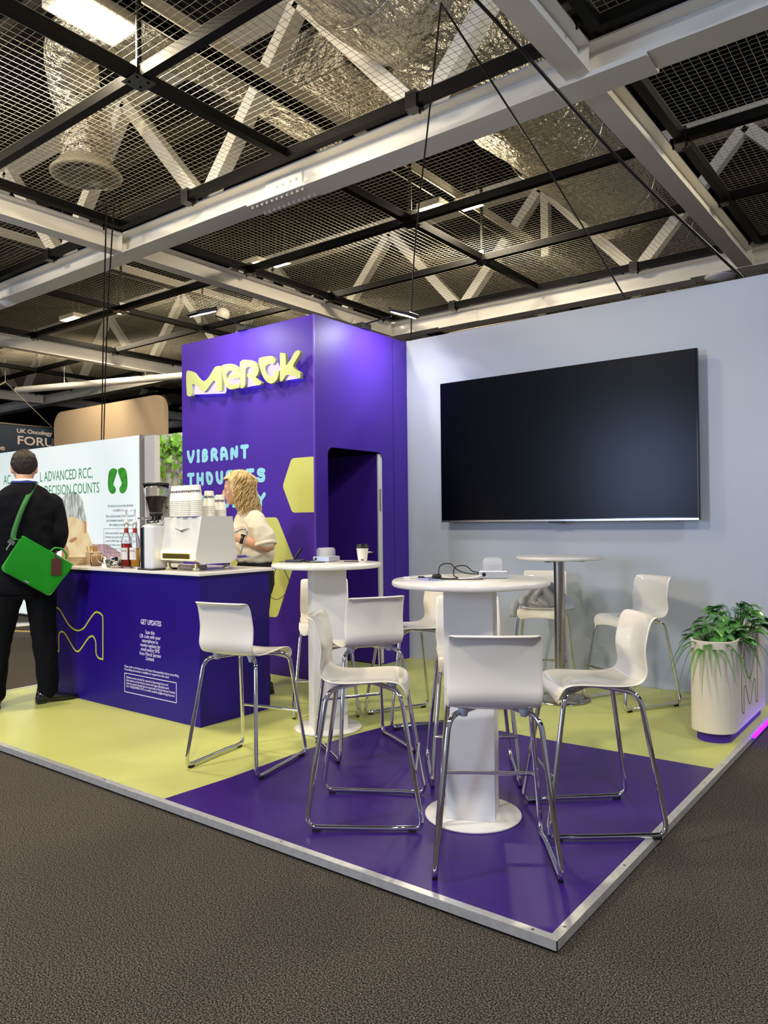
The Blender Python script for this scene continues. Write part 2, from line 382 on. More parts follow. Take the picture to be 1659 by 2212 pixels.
# raised sign, lit from behind
SIGN = {
 'm': [(-4.702, 2.73), (-4.633, 2.727), (-4.597, 2.709), (-4.556, 2.669), (-4.509, 2.633), (-4.468, 2.619), (-4.427, 2.623), (-4.386, 2.645), (-4.351, 2.678), (-4.316, 2.711), (-4.29, 2.727), (-4.242, 2.727), (-4.22, 2.714), (-4.213, 2.686), (-4.211, 2.515), (-4.215, 2.502), (-4.268, 2.504), (-4.284, 2.516), (-4.29, 2.569), (-4.295, 2.592), (-4.31, 2.605), (-4.335, 2.597), (-4.375, 2.568), (-4.416, 2.534), (-4.446, 2.519), (-4.469, 2.52), (-4.492, 2.532), (-4.527, 2.562), (-4.569, 2.59), (-4.592, 2.605), (-4.61, 2.607), (-4.623, 2.597), (-4.63, 2.508), (-4.66, 2.502), (-4.688, 2.511), (-4.7, 2.539)],
 'e': [(-4.205, 2.727), (-4.098, 2.728), (-4.049, 2.713), (-4.006, 2.682), (-3.982, 2.642), (-3.973, 2.604), (-3.984, 2.584), (-4.007, 2.585), (-4.086, 2.592), (-4.116, 2.604), (-4.112, 2.626), (-4.094, 2.632), (-4.052, 2.634), (-4.066, 2.654), (-4.093, 2.667), (-4.123, 2.66), (-4.150, 2.637), (-4.148, 2.605), (-4.128, 2.573), (-4.1, 2.554), (-4.073, 2.544), (-3.991, 2.542), (-3.975, 2.539), (-3.979, 2.507), (-3.992, 2.503), (-4.09, 2.501), (-4.128, 2.514), (-4.161, 2.542), (-4.184, 2.587), (-4.198, 2.641), (-4.205, 2.694)],
 'r': [(-3.968, 2.724), (-3.851, 2.725), (-3.799, 2.708), (-3.763, 2.682), (-3.741, 2.647), (-3.738, 2.611), (-3.754, 2.584), (-3.775, 2.571), (-3.765, 2.557), (-3.734, 2.532), (-3.711, 2.52), (-3.713, 2.501), (-3.765, 2.498), (-3.801, 2.525), (-3.837, 2.566), (-3.876, 2.584), (-3.878, 2.61), (-3.842, 2.609), (-3.815, 2.62), (-3.812, 2.642), (-3.836, 2.664), (-3.871, 2.669), (-3.896, 2.656), (-3.902, 2.632), (-3.904, 2.538), (-3.912, 2.51), (-3.933, 2.496), (-3.965, 2.499), (-3.968, 2.531)],
 'c': [(-3.73, 2.724), (-3.59, 2.724), (-3.556, 2.708), (-3.533, 2.679), (-3.546, 2.663), (-3.571, 2.649), (-3.596, 2.659), (-3.626, 2.658), (-3.651, 2.646), (-3.659, 2.622), (-3.647, 2.592), (-3.622, 2.564), (-3.592, 2.552), (-3.567, 2.557), (-3.555, 2.573), (-3.545, 2.593), (-3.5, 2.591), (-3.498, 2.566), (-3.513, 2.526), (-3.548, 2.499), (-3.593, 2.493), (-3.638, 2.513), (-3.678, 2.553), (-3.708, 2.607), (-3.724, 2.659)],
 'k': [(-3.481, 2.724), (-3.472, 2.73), (-3.433, 2.726), (-3.418, 2.712), (-3.414, 2.673), (-3.412, 2.624), (-3.391, 2.635), (-3.352, 2.671), (-3.318, 2.711), (-3.29, 2.725), (-3.261, 2.723), (-3.252, 2.708), (-3.262, 2.686), (-3.3, 2.647), (-3.329, 2.613), (-3.324, 2.592), (-3.296, 2.568), (-3.259, 2.549), (-3.252, 2.528), (-3.255, 2.501), (-3.269, 2.496), (-3.306, 2.514), (-3.354, 2.532), (-3.392, 2.54), (-3.413, 2.538), (-3.43, 2.523), (-3.455, 2.501), (-3.475, 2.499), (-3.484, 2.515)],
}
HALO = mat('halo_led', '#cfc8ff', emit='#c8bdff', estr=0.75)
EDGE = mat('acrylic_edge', '#e8ecec', rough=.2)
t = thing('illuminated_sign', 'raised lime letters glowing from behind high on the purple booth front', 'sign', (-3.98, 2.38, 2.6))
def shrink(poly, d):
    n = len(poly); out = []
    area2 = sum(poly[i][0] * poly[(i + 1) % n][1] - poly[(i + 1) % n][0] * poly[i][1] for i in range(n)); sg = 1 if area2 > 0 else -1
    for i in range(n):
        a = Vector(poly[i - 1]); b = Vector(poly[i]); c = Vector(poly[(i + 1) % n])
        e = (b - a).normalized() + (c - b).normalized()
        nn = Vector((-e.y, e.x)).normalized() * sg if e.length > 1e-6 else Vector((0, 0))
        out.append((b.x + nn.x * d, b.y + nn.y * d))
    return out
for k, pl in SIGN.items():
    sm = [(v.x, v.y) for v in spline([Vector((a, b, 0)) for a, b in pl], 3, True)]
    f = lambda u, v, h: (u + 3.98, h, v - 2.6)
    L = MB().prism(sm, -0.045, -0.078, f).build('letter', mat('lime_letter_face', '#b3ba76', rough=.5), t)
    MB().prism(shrink(sm, 0.016), -0.034, -0.045, f).build('halo_light', HALO, L)
sp = MB()
for x in (-4.66, -4.25, -4.1, -3.93, -3.74, -3.6, -3.45, -3.28): sp.cyl((x + 3.98, 0, -0.08), (x + 3.98, -0.046, -0.08), 0.006, n=8)
sp.build('stand_off', STEEL, t)
# arm floodlights on the tower top
def arm_light(loc, rz, reach, label, power):
    t = thing('arm_floodlight', label, 'lamp', loc, rz)
    MB().box((-0.06, -0.05, 0), (0.06, 0.09, 0.05)).tube([(-.02, .06, .05), (-.03, .09, .10), (-.05, .10, .04), (-.05, .10, -.02)], .004).build('clamp', BLACK, t, bevel=.008)
    MB().tube([(0, 0.0, 0.045), (0, -reach + .12, 0.065)], 0.007).build('arm', BLACK_STEEL, t)
    M = Matrix.Translation((0, -reach, 0.055)) @ Matrix.Rotation(0.35, 4, 'X')
    h = MB(); h.box((-0.075, -0.12, 0.0), (0.075, 0.11, 0.035), M); h.build('lamp_head', BLACK, t, bevel=.015)
    o = MB().box((-0.06, -0.10, -0.004), (0.06, 0.09, 0.0), M).build('lens', mat('floodlight_lens', '#ffffff', emit='#fff6e8', estr=9.0), t)
    l = bpy.data.lights.new('flood', 'AREA'); l.shape = 'RECTANGLE'; l.size = .16; l.size_y = .2; l.energy = power; l.color = (0.94, 0.95, 1.0); l.spread = math.radians(165)
    lo = bpy.data.objects.new('flood', l); COL.objects.link(lo); lo.parent = t
    lo.location = (0, -reach, 0.045); lo.rotation_euler = Euler((0.55, 0, 0))
    return t
arm_light((-4.01, 2.40, 3.02), 0, 0.46, 'black arm floodlight reaching out over the booth front above the lit letters', 11)
arm_light((-3.185, 3.03, 3.02), PI / 2, 0.44, 'black arm floodlight reaching out over the doorway side of the booth', 19)
tag(MB().box((-3.62, 3.3, 3.02), (-3.6, 3.62, 3.13)).build('green_sign', mat('green_card', '#1e6a4e', rough=.5)), 'small green card standing on top of the purple booth', 'sign')
# ------------------------------------------------------------------ television on the white wall
SCREEN = mat('dark_screen', '#020307', rough=0.25, spec=0.17)
t = thing('television', 'very large black flat screen television mounted on the white wall', 'television', (-1.61, 3.6, 1.935))
MB().box((-1.105, -0.055, -0.622), (1.105, -0.02, 0.622)).build('casing', mat('gloss_black', '#050507', rough=.12), t, bevel=.004)
MB().box((-1.092, -0.0565, -0.600), (1.092, -0.0545, 0.611)).build('screen', SCREEN, t)
MB().box((-0.07, -0.06, -0.634), (0.07, -0.03, -0.618)).build('sensor_bar', BLACK, t, bevel=.004)
MB().box((-0.5, -0.02, -0.3), (0.5, 0.06, 0.3)).build('wall_mount', BLACK_STEEL, t)
MB().box((-1.10, -0.0575, -0.620), (1.10, -0.0545, -0.606)).build('lower_bezel', STEEL, t)

# ------------------------------------------------------------------ coffee counter
CX0, CX1, CY0, CY1, CZ = -4.62, -2.835, 0.93, 1.535, 1.0
t = thing('coffee_counter', 'deep purple coffee counter with white top, lime line logo and printed notices', 'counter', (0, 0, 0))
MB().box((CX0, CY0, 0.0395), (CX1, CY1, CZ - 0.004)).build('body', mat('counter_vinyl', '#220a7a', rough=.38, spec=.3, noise_scale=2, noise_amt=.08), t, bevel=.002)
MB().box((CX0 - .03, CY0 - .03, CZ - 0.004), (CX1 + .035, CY1 + .03, CZ + 0.016)).build('countertop', WHITE_LAM, t, bevel=.003)
LOGO = [(-4.535, 0.692), (-4.502, 0.688), (-4.469, 0.669), (-4.418, 0.623), (-4.366, 0.579), (-4.316, 0.555), (-4.265, 0.543), (-4.234, 0.542), (-4.191, 0.55), (-4.141, 0.575), (-4.092, 0.622), (-4.008, 0.69), (-3.954, 0.691), (-3.922, 0.679), (-3.907, 0.655), (-3.908, 0.51), (-3.91, 0.369), (-3.92, 0.363), (-3.958, 0.364), (-3.987, 0.381), (-3.997, 0.41), (-3.998, 0.469), (-4.01, 0.498), (-4.033, 0.515), (-4.054, 0.515), (-4.081, 0.506), (-4.118, 0.479), (-4.18, 0.423), (-4.217, 0.394), (-4.243, 0.386), (-4.273, 0.392), (-4.317, 0.424), (-4.393, 0.49), (-4.432, 0.513), (-4.461, 0.516), (-4.491, 0.501), (-4.5, 0.47), (-4.501, 0.368), (-4.519, 0.363), (-4.558, 0.37), (-4.581, 0.396), (-4.589, 0.434), (-4.588, 0.559), (-4.583, 0.63), (-4.569, 0.673)]
def ribbon(pts, w, fn, closed=True):
    P = [Vector((a, b)) for a, b in pts]; n = len(P); m = MB(); vs = []
    for i, p in enumerate(P):
        d = (P[(i + 1) % n] - P[i - 1]).normalized(); nn = Vector((-d.y, d.x)) * w / 2
        vs += [fn(*(p + nn)), fn(*(p - nn))]
    m.add(vs, [(2 * i, 2 * i + 1, 2 * ((i + 1) % n) + 1, 2 * ((i + 1) % n)) for i in range(n)])
    return m
lg = [(v.x, v.y) for v in spline([Vector((a, b, 0)) for a, b in LOGO], 2, True)]
ribbon(lg, 0.0125, lambda u, v: (u, CY0 - 0.0015, v)).build('logo_line', LIME_LINE, t)
PRINT = mat('white_print', '#dcd8f0', rough=.5)
yy = CY0 - 0.0005
text('notice_heading', 'GET UPDATES', 0.048, PRINT, on_y(-3.455, yy, 0.648), t, width=0.225, bold=.0006)
text('notice_text', 'Scan this\nQR code with your\nsmartphone to\nreceive updates by\nemail and/or SMS\nfrom Merck Serono\nLimited.', 0.036, PRINT, on_y(-3.352, yy, 0.586), t, width=0.235, align='CENTER', line=.82)
text('small_print', 'Please refer to the Summary of Product Characteristics before prescribing.\nPrescribing information is available on request from this stand.', 0.022, PRINT, on_y(-3.647, yy, 0.335), t, width=0.60, line=.95)
text('small_print', 'Adverse events should be reported. Reporting forms and\ninformation can be found at www.mhra.gov.uk/yellowcard.\nAdverse events should also be reported to Merck Serono Limited\nTel: +44(0)20 8818 7373 or email: medinfo.uk@merckgroup.com', 0.022, PRINT, on_y(-3.628, yy, 0.262), t, width=0.54, line=.95)
fr = MB(); q = [(-3.645, .165), (-3.072, .165), (-3.072, .294), (-3.645, .294)]
for a, b in zip(q, q[1:] + q[:1]): fr.bar((a[0], CY0 - .001, a[1]), (b[0], CY0 - .001, b[1]), .005, .001, up=(0, 1, 0))
fr.build('notice_frame', PRINT, t)
CT = CZ + 0.016

# ------------------------------------------------------------------ espresso machine
BODY = mat('machine_white', '#d9d7d2', rough=.35)
t = thing('espresso_machine', 'white angular espresso machine with a winged badge standing at the counter end', 'coffee machine', (-2.945, 1.02, CT))
# local: x to the left end, y into the counter; corner nearest the camera at the origin
mb = MB(); prof = [(-.02, .075), (-.025, .12), (.015, .355), (.27, .355), (.30, .085), (.25, .055), (.03, .055)]   # (y, z) side outline
mb.prism(prof, 0.0, -0.37, lambda u, v, h: (h, u, v)); mb.build('housing', BODY, t, bevel=.006)
sd = [(-.032, .07), (-.034, .12), (.012, .358), (.275, .358), (.312, .08), (.26, .045), (.02, .045)]
for x in (-.38, 0.0): MB().prism(sd, x, x + .012, lambda u, v, h: (h, u, v)).build('side_cheek', BODY, t, bevel=.004)
MB().box((-.355, -.040, .070), (-.015, -.022, .132)).build('light_window', mat('lit_window', '#fff0b0', emit='#ffe9a0', estr=1.6), t, bevel=.006)
MB().box((-.33, -.046, .078), (-.04, -.038, .116)).build('boiler', mat('brass_boiler', '#b59a52', rough=.25, metal=1), t, bevel=.01)
w = MB(); 
for sx in (-1, 1): w.tube([(-.17, -.004, .265), (-.17 + sx * .03, -.008, .272), (-.17 + sx * .075, -.002, .281)], [.006, .004, .0015], n=6)
w.cyl((-.17, -.012, .262), (-.17, .0, .268), .008, n=10); w.build('badge', STEEL, t)
f0 = MB().lathe([(0, 0), (.024, 0), (.024, .018), (.012, .022), (.012, .05), (0, .05)], (0, 0, 0), 20)
me = None
for x, y in ((-.32, .0), (-.03, .0), (-.03, .25), (-.32, .25)):
    if me is None: fo = f0.build('foot', STEEL, t); me = fo.data
    else: fo = bpy.data.objects.new('foot', me); COL.objects.link(fo); fo.parent = t
    fo.location = (x, y, 0)
MB().tube([(-.24, .03, .022), (-.18, .015, .02), (-.12, .02, .02), (-.07, .05, .02), (-.05, .1, .02)], .017, n=10).build('drain_hose', mat('grey_hose', '#6d655e', rough=.6), t)
MB().box((-.33, .3, .06), (-.0, .42, .08)).build('drip_tray', BODY, t, bevel=.008)
MB().tube(spline([(-.01, .30, .24), (.03, .34, .265), (.055, .355, .262), (.06, .36, .24), (.045, .35, .18), (.02, .33, .095)]), .005).build('steam_wand', CHROME, t)
CLOTH = mat('violet_cloth', '#3a2a8c', rough=.9)
tag(MB().grid(lambda u, v: (-2.945 - .04 + .09 * u, 1.33 + .09 * v, CT + .083 + .008 * math.sin(u * 9 + v * 4)), 12, 12).build('cleaning_cloth', CLOTH), 'folded violet cloth lying on the espresso machine drip tray', 'cloth')
# paper cups stacked upside down on the machine
CUP = mat('paper_cup', '#ece8dc', rough=.6); INK = mat('dark_ink', '#1b1b4a', rough=.6)
def make_cup():
    o = MB().lathe([(.0, .105), (.026, .105), (.028, .107), (.030, .104), (.0395, .010), (.0415, .008), (.0425, .004), (.0415, 0), (.039, 0), (.036, .02), (.027, .1)], n=24).build('paper_cup', CUP)
    mb = MB()   # printed wave word around the wall
    for k in range(7):
        a0 = -PI / 2 - 1.25 + k * .38; zz = .066
        if k % 2 == 0: li = [(0, 0), (0, 1), (.5, .3), (1, 1), (1, 0)]
        else: li = [(.9, .1), (.1, .1), (.1, .9), (.9, .9), (.9, .5), (.2, .5)]
        P = [Vector((a0 + u * .3, zz - .008 + v * .016, 0)) for u, v in li]
        for a, b in zip(P, P[1:]):
            d = b - a; d = Vector((d.x * .034, d.y, 0)).normalized() * .0015; nn = Vector((-d.y / .034, d.x, 0)); r = lambda z: .0406 - (z * .0992) * 1.0 + .0003
            mb.add([((r(p.y)) * math.cos(p.x), (r(p.y)) * math.sin(p.x), p.y) for p in (a + nn, a - nn, b - nn, b + nn)], [(0, 1, 2, 3)])
    mb.build('printed_band', INK, o)
    return o
cup0 = make_cup()
zt = CT + .358
DX = .05
stacks = [(-3.30, 1.07, 9, 'in the leftmost tall stack'), (-3.225, 1.06, 9, 'in the second tall stack from the left'), (-3.15, 1.05, 9, 'in the third tall stack from the left'), (-3.065, 1.055, 9, 'in the tall stack at the right'),
          (-3.05, 1.15, 6, 'in the middle height stack'), (-3.04, 1.235, 4, 'in the shortest stack at the machine edge')]
first = True
for x, y, n, w in stacks:
    for k in range(n):
        lab = ('topmost printed paper cup ' if k == n - 1 else 'paper cup nested below the top ') + w + ', coffee machine'
        grp = 'paper cups stacked on the coffee machine'
        if first: c = cup0; first = False
        else: c = cup0.copy(); COL.objects.link(c); [None for _ in ()]
        if c is not cup0:
            for ch in cup0.children:
                d = ch.copy(); COL.objects.link(d); d.parent = c
        c.location = (x + DX, y, zt + k * .0125); c.rotation_euler = (0, 0, .55 + random.uniform(-.15, .15))
        tag(c, lab, 'cup', grp + ' ' + w if k < n - 1 else grp)
# ------------------------------------------------------------------ grinder
GLASS = mat('clear_glass', '#ffffff', rough=.02, trans=1.0, ior=1.25)
t = thing('coffee_grinder', 'white and black coffee grinder with a glass hopper of dark beans', 'coffee grinder', (-3.385, 0.99, CT)); t.scale = (1, 1, .91)
MB().box((-.065, -.06, .0), (.065, .10, .335)).build('body', mat('grinder_white', '#dfe1e4', rough=.3), t, bevel=.02, seg=4)
MB().box((-.069, -.064, .0), (-.02, .09, .325)).build('side_panel', BLACK, t, bevel=.012)
MB().box((-.08, -.08, 0), (.09, .13, .012)).build('base', BLACK, t, bevel=.006)
MB().lathe([(0, .335), (.064, .335), (.066, .372), (.0, .372)], (0, .02, 0)).build('collar', CHROME, t)
MB().lathe([(0, .372), (.03, .372), (.034, .40), (.044, .405), (.044, .425), (0, .425)], (0, .02, 0)).build('neck', BLACK, t)
MB().lathe([(.044, .425), (.05, .44), (.084, .60), (.0845, .63), (.082, .63), (.0815, .60), (.048, .442), (.042, .427)], (0, .02, 0)).build('hopper', GLASS, t)
BEANS = mat('coffee_beans', '#2a1a10', rough=.5, bump=1.0, bump_scale=90, noise_scale=120, noise_amt=.5)
MB().lathe([(0, .43), (.043, .43), (.048, .445), (.0705, .545), (.05, .552), (.0, .549)], (0, .02, 0)).build('beans', BEANS, t)
MB().lathe([(0, .63), (.088, .63), (.088, .645), (.08, .65), (0, .65)], (0, .02, 0)).build('lid', BLACK, t)
MB().bar((-.075, -.07, .385), (-.09, -.02, .385), .012).tube([(-.075, -.05, .385), (.0, -.06, .385), (.05, -.055, .39)], .004).build('lever', CHROME, t)
tag(MB().box((-3.497, 1.0, CT + .36), (-3.493, 1.10, CT + .58)).build('price_card', WHITE_BOARD), 'upright white printed card standing behind the coffee grinder', 'card')
cs = MB().box((-3.50, 1.02, CT), (-3.47, 1.09, CT + .36)).build('card_stand', mat('grey_stand', '#8b8988', rough=.5)); tag(cs, 'grey stand holding the white card behind the grinder', 'stand')
# ------------------------------------------------------------------ syrup bottles
def syrup(loc, liquid, lab, h):
    t = thing('syrup_bottle', lab, 'bottle', loc); t.scale = (1, 1, 1.12)
    MB().lathe([(0, .0), (.034, .0), (.036, .006), (.036, .165), (.028, .195), (.015, .225), (.014, .27), (.016, .275), (.012, .275), (.012, .225), (.026, .193), (.033, .16), (.033, .008), (0, .008)], n=24).build('glass', GLASS, t)
    MB().lathe([(0, .01), (.032, .01), (.032, h), (0, h)], n=20).build('syrup', mat('syrup_' + liquid, liquid, rough=.05, trans=.35, ior=1.3), t)
    o = MB().grid(lambda u, v: (.0368 * math.cos(-2.4 + 2.0 * u), .0368 * math.sin(-2.4 + 2.0 * u), .055 + .075 * v), 12, 2).build('label', WHITE_BOARD, t)
    MB().grid(lambda u, v: (.0152 * math.cos(2 * PI * u), .0152 * math.sin(2 * PI * u), .222 + .028 * v), 16, 2).build('neck_band', mat('red_band', '#a8322e', rough=.5), t)
    MB().lathe([(0, .275), (.016, .275), (.016, .30), (.006, .302), (.005, .36), (.008, .362), (.008, .375), (0, .376)], n=14).tube([(0, 0, .368), (-.02, -.0, .372), (-.055, .0, .362)], .004).build('pump', mat('pump_plastic', '#d8dadb', rough=.3), t)
    a = text('label_word', 'MONIN', .014, INK, Matrix.Translation((0, 0, 0)), t)
    for v in a.data.vertices:
        u = v.co.x / .0372 - 1.95; zz = v.co.y + .105; v.co = (.0373 * math.cos(u), .0373 * math.sin(u), zz)
syrup((-3.72, 1.0, CT), '#b02a16', 'red syrup bottle with a white pump beside the grinder', .155)
syrup((-3.655, 1.025, CT), '#d8a02a', 'amber syrup bottle with a white pump beside the grinder', .125)
# ------------------------------------------------------------------ small things at the left end of the counter
CARD = mat('kraft_card', '#d8c19c', rough=.8)
for k in range(4):
    o = MB().box((-.075, -.07, 0), (.075, .07, .016)).build('cardboard_tray', CARD, bevel=.003); o.location = (-4.49 + .006 * k, 1.10, CT + .0165 * k); o.rotation_euler = (0, 0, .12 * k)
    tag(o, ['lowest', 'second lowest', 'second highest', 'topmost'][k] + ' pale card tray of the stack behind the green bag', 'tray', 'card trays stacked on the counter')
t = thing('stirrer_pot', 'small square pot full of wooden coffee stirrers', 'pot', (-4.37, 1.14, CT))
MB().box((-.04, -.04, 0), (.04, .04, .10)).build('pot', CARD, t, bevel=.004)
WOOD = mat('birch_wood', '#c99d63', rough=.7); s0 = None
for k in range(14):
    o = MB().box((-.003, -.001, 0), (.003, .001, .085)).build('stirrer', WOOD, t) if s0 is None else bpy.data.objects.new('stirrer', s0.data)
    if s0 is None: s0 = o
    else: COL.objects.link(o); o.parent = t
    o.location = (random.uniform(-.025, .025), random.uniform(-.025, .025), .06); o.rotation_euler = (random.uniform(-.25, .25), random.uniform(-.25, .25), random.uniform(0, 3))
t = thing('sugar_jar', 'clear glass jar of brown sugar sticks with an open lid', 'jar', (-4.20, 1.06, CT))
MB().lathe([(0, .0), (.04, 0), (.042, .01), (.042, .085), (.039, .095), (.036, .095), (.038, .085), (.038, .01), (0, .008)], n=24).build('glass', GLASS, t)
MB().lathe([(0, .009), (.03, .009), (.033, .07), (0, .078)], n=16).build('sugar', mat('brown_sugar', '#b89162', rough=.9, bump=.6, bump_scale=90), t)
M = Matrix.Translation((.075, 0, .05)) @ Matrix.Rotation(.9, 4, 'Y')
o = MB(); 
for i in range(20):
    a = 2 * PI * i / 20; b = 2 * PI * (i + 1) / 20
    o.add([M @ Vector((.042 * math.cos(x), .042 * math.sin(x), z)) for x in (a, b) for z in (0, .01)] + [M @ Vector((0, 0, .01))], [(0, 1, 3, 2), (1, 3, 4)])
o.tube([(.042, 0, .09), (.055, 0, .08), (.06, 0, .06)], .002).build('lid', GLASS, t)
t = thing('sachet_tray', 'shallow grey dish of wrapped sachets beside the bottles', 'dish', (-3.93, 1.06, CT))
MB().lathe([(0, .0), (.07, 0), (.08, .03), (.08, .055), (.077, .055), (.075, .032), (.066, .006), (0, .006)], n=24).build('dish', mat('dull_pewter', '#8f8d80', rough=.35, metal=.8), t)
for k, (c, x, y, r) in enumerate((('#1b2540', .03, -.03, .5), ('#d8d6cc', -.02, -.02, .2), ('#cfc8a8', -.03, .03, .9), ('#1b2540', .04, .02, 1.2), ('#d8d6cc', 0, .04, .4))):
    o = MB().box((-.022, -.006, 0), (.022, .006, .05)).build('sachet', mat('sachet_' + c, c, rough=.5), t); o.location = (x, y, .02); o.rotation_euler = (.25 - .1 * k, .1 * k, r)
t = thing('spice_shaker', 'small glass shaker of cocoa squeezed between the bottles and grinder', 'shaker', (-3.575, 1.12, CT))
MB().lathe([(0, 0), (.028, 0), (.028, .11), (.024, .12), (0, .12)], n=20).build('jar', mat('brown_jar', '#6b4a35', rough=.2, coat=.5), t)
MB().lathe([(0, .12), (.028, .12), (.028, .15), (0, .152)], n=20).build('cap', STEEL, t)
o = thing('metal_pot', 'small polished steel pot holding a dark card by the bottles', 'pot', (-3.80, .97, CT))
MB().lathe([(0, 0), (.036, 0), (.042, .02), (.04, .05), (.037, .05), (.038, .022), (.032, .006), (0, .006)], n=24).build('pot', STEEL, o)
MB().box((-.015, -.003, .02), (.015, .003, .08)).build('card', mat('navy_card', '#141c3c', rough=.5), o)
# ------------------------------------------------------------------ high tables
def disc_top(r, th):
    b = .006
    return MB().lathe([(0, -th), (r - b, -th), (r, -th + b), (r, -b), (r - b, 0), (0, 0)], n=72)
def tall_table(loc, rz, label, w=.212, d=.195):
    t = thing('bar_table', label, 'table', loc, rz, None)
    H = 1.0305
    disc_top(.345, .026).build('table_top', WHITE_LAM, t).location = (0, 0, H)
    MB().box((-w / 2, -d / 2, .012), (w / 2, d / 2, H - .026)).build('column', WHITE_BOARD, t, bevel=.002)
    MB().lathe([(0, 0), (.208, 0), (.21, .004), (.21, .008), (.206, .012), (0, .012)], n=64).build('base_plate', WHITE_LAM, t)
    MB().box((-.17, -.02, H - .036), (.17, .02, H - .026)).box((-.02, -.17, H - .036), (.02, .17, H - .026)).build('bracket', BLACK, t)
    return t
tall_table((-.722, .715, .0405), math.radians(24), 'nearest high round white table, with the purple floor around its square column')
tall_table((-2.178, 1.40, .0405), math.radians(52), 'high round white table by the counter holding the paper cup')
t = thing('bar_table', 'farther high round white table on a single brushed steel pole', 'table', (-1.312, 2.926, .0405))
disc_top(.305, .024).build('table_top', WHITE_LAM, t).location = (0, 0, 1.026)
MB().cyl((0, 0, .012), (0, 0, 1.0), .038, n=32).build('pole', STEEL, t)
MB().lathe([(0, 0), (.208, 0), (.21, .004), (.205, .010), (.06, .014), (0, .014)], n=64).build('base_plate', mat('polished_steel', '#b9b4a8', rough=.16, metal=1), t)
MB().box((-.19, -.02, .99), (.19, .02, 1.002)).box((-.02, -.19, .99), (.02, .19, 1.002)).build('bracket', BLACK, t)
TT = .0405 + 1.0305
# ------------------------------------------------------------------ bar stools
def shell_pt(u, s, off=0.0):
    """u: across -1..1, s: along the profile 0 (top lip) .. 1 (front lip)"""
    return None
PROF = [(-.252, .266), (-.232, .268), (-.214, .257), (-.200, .230), (-.188, .183), (-.180, .134), (-.183, .085), (-.188, .048), (-.180, .018), (-.152, .000), (-.09, -.006), (.0, -.002), (.08, .003), (.13, .000), (.162, -.014), (.178, -.038), (.182, -.062)]
def make_stool():
    t = thing('bar_stool', '', 'stool')
    pr = spline([Vector((0, y, z)) for y, z in PROF], 3); N = len(pr); SW = .613
    NU = 15
    def pt(i, j):
        p = pr[j]; s = j / (N - 1); u = 2 * i / (NU - 1) - 1
        hw = .164 + .011 * min(1, s * 2.2)                     # a little narrower at the top
        if s < .10: hw -= .022 * (1 - s / .10) ** 2            # rounded upper corners
        if s > .90: hw -= .03 * ((s - .90) / .10) ** 2
        waist = math.exp(-((s - .50) / .05) ** 2); hw -= .006 * waist
        back = max(0.0, 1 - s / .52); seat = max(0.0, min(1.0, (s - .5) / .1))
        dish = (1 - u * u)
        y = p.y - .022 * dish * min(1, back * 2.5) * (1 if s > .06 else .4)
        z = p.z - .012 * dish * seat * (1 if s < .9 else (1 - (s - .9) / .1)) - (.018 * u * u * max(0, (s - .86) / .14))
        return Vector((u * hw, y, SW + z))
    top = [[pt(i, j) for i in range(NU)] for j in range(N)]
    nrm = []
    for j in range(N):
        row = []
        for i in range(NU):
            a = top[j][min(i + 1, NU - 1)] - top[j][max(i - 1, 0)]; b = top[min(j + 1, N - 1)][i] - top[max(j - 1, 0)][i]
            row.append(a.cross(b).normalized())
        nrm.append(row)
    T = .0075
    mb = MB(); bot = [[top[j][i] - nrm[j][i] * T * (1 if nrm[j][i].dot(Vector((0, 0, 1))) or 1 else 1) for i in range(NU)] for j in range(N)]
    vs = [p for r in top for p in r] + [p for r in bot for p in r]; O = N * NU; fs = []
    for j in range(N - 1):
        for i in range(NU - 1):
            a, b, c, d = j * NU + i, j * NU + i + 1, (j + 1) * NU + i + 1, (j + 1) * NU + i
            fs += [(a, b, c, d), (O + d, O + c, O + b, O + a)]
    for j in range(N - 1):
        for i in (0, NU - 1):
            a, d = j * NU + i, (j + 1) * NU + i; fs.append((a, d, O + d, O + a) if i == 0 else (d, a, O + a, O + d))
    for j in (0, N - 1):
        for i in range(NU - 1):
            a, b = j * NU + i, j * NU + i + 1; fs.append((b, a, O + a, O + b) if j == 0 else (a, b, O + b, O + a))
    mb.add(vs, fs, True); o = mb.build('seat_shell', PLASTIC, t)
    sb = o.modifiers.new('s', 'SUBSURF'); sb.levels = 1; sb.render_levels = 1
    baked(o)
    # chrome frame: two bent side loops that cross under the seat, and the foot bar
    R = .0105
    for sx in (-1, 1):
        P = [(sx * .020, .0, .585), (sx * .165, -.158, .573), (sx * .224, -.245, R + .006), (sx * .215, .12, R + .006), (sx * .205, .175, R + .006), (sx * .213, .242, R + .006), (sx * .163, .152, .573)]
        mb = MB(); mb.tube(fillet([Vector(p) for p in P], .055, 7, True), R, n=12, closed=True); mb.build('frame_loop', CHROME, t)
    MB().tube([(-.197, .213, .245), (.197, .213, .245)], .0085, n=10).build('foot_bar', CHROME, t)
    pm = None; pad = mat('grey_pad', '#c9cbd2', rough=.5)
    for x, y in ((-.11, -.12), (.11, -.12), (-.11, .115), (.11, .115)):
        if pm is None: pm = MB().lathe([(0, .585), (.024, .585), (.018, .573), (.013, .553), (0, .551)], n=14).mesh('seat_pad', pad)
        o = bpy.data.objects.new('seat_pad', pm); COL.objects.link(o); o.parent = t; o.location = (x, y, .012)
    gm = None
    for x, y in ((-.223, -.20), (.223, -.20), (-.211, .20), (.211, .20)):
        if gm is None: gm = MB().box((-.009, -.016, 0), (.009, .016, .012)).mesh('glide', RUBBER)
        o = bpy.data.objects.new('glide', gm); COL.objects.link(o); o.parent = t; o.location = (x, y, 0)
    return t
stool0 = make_stool()
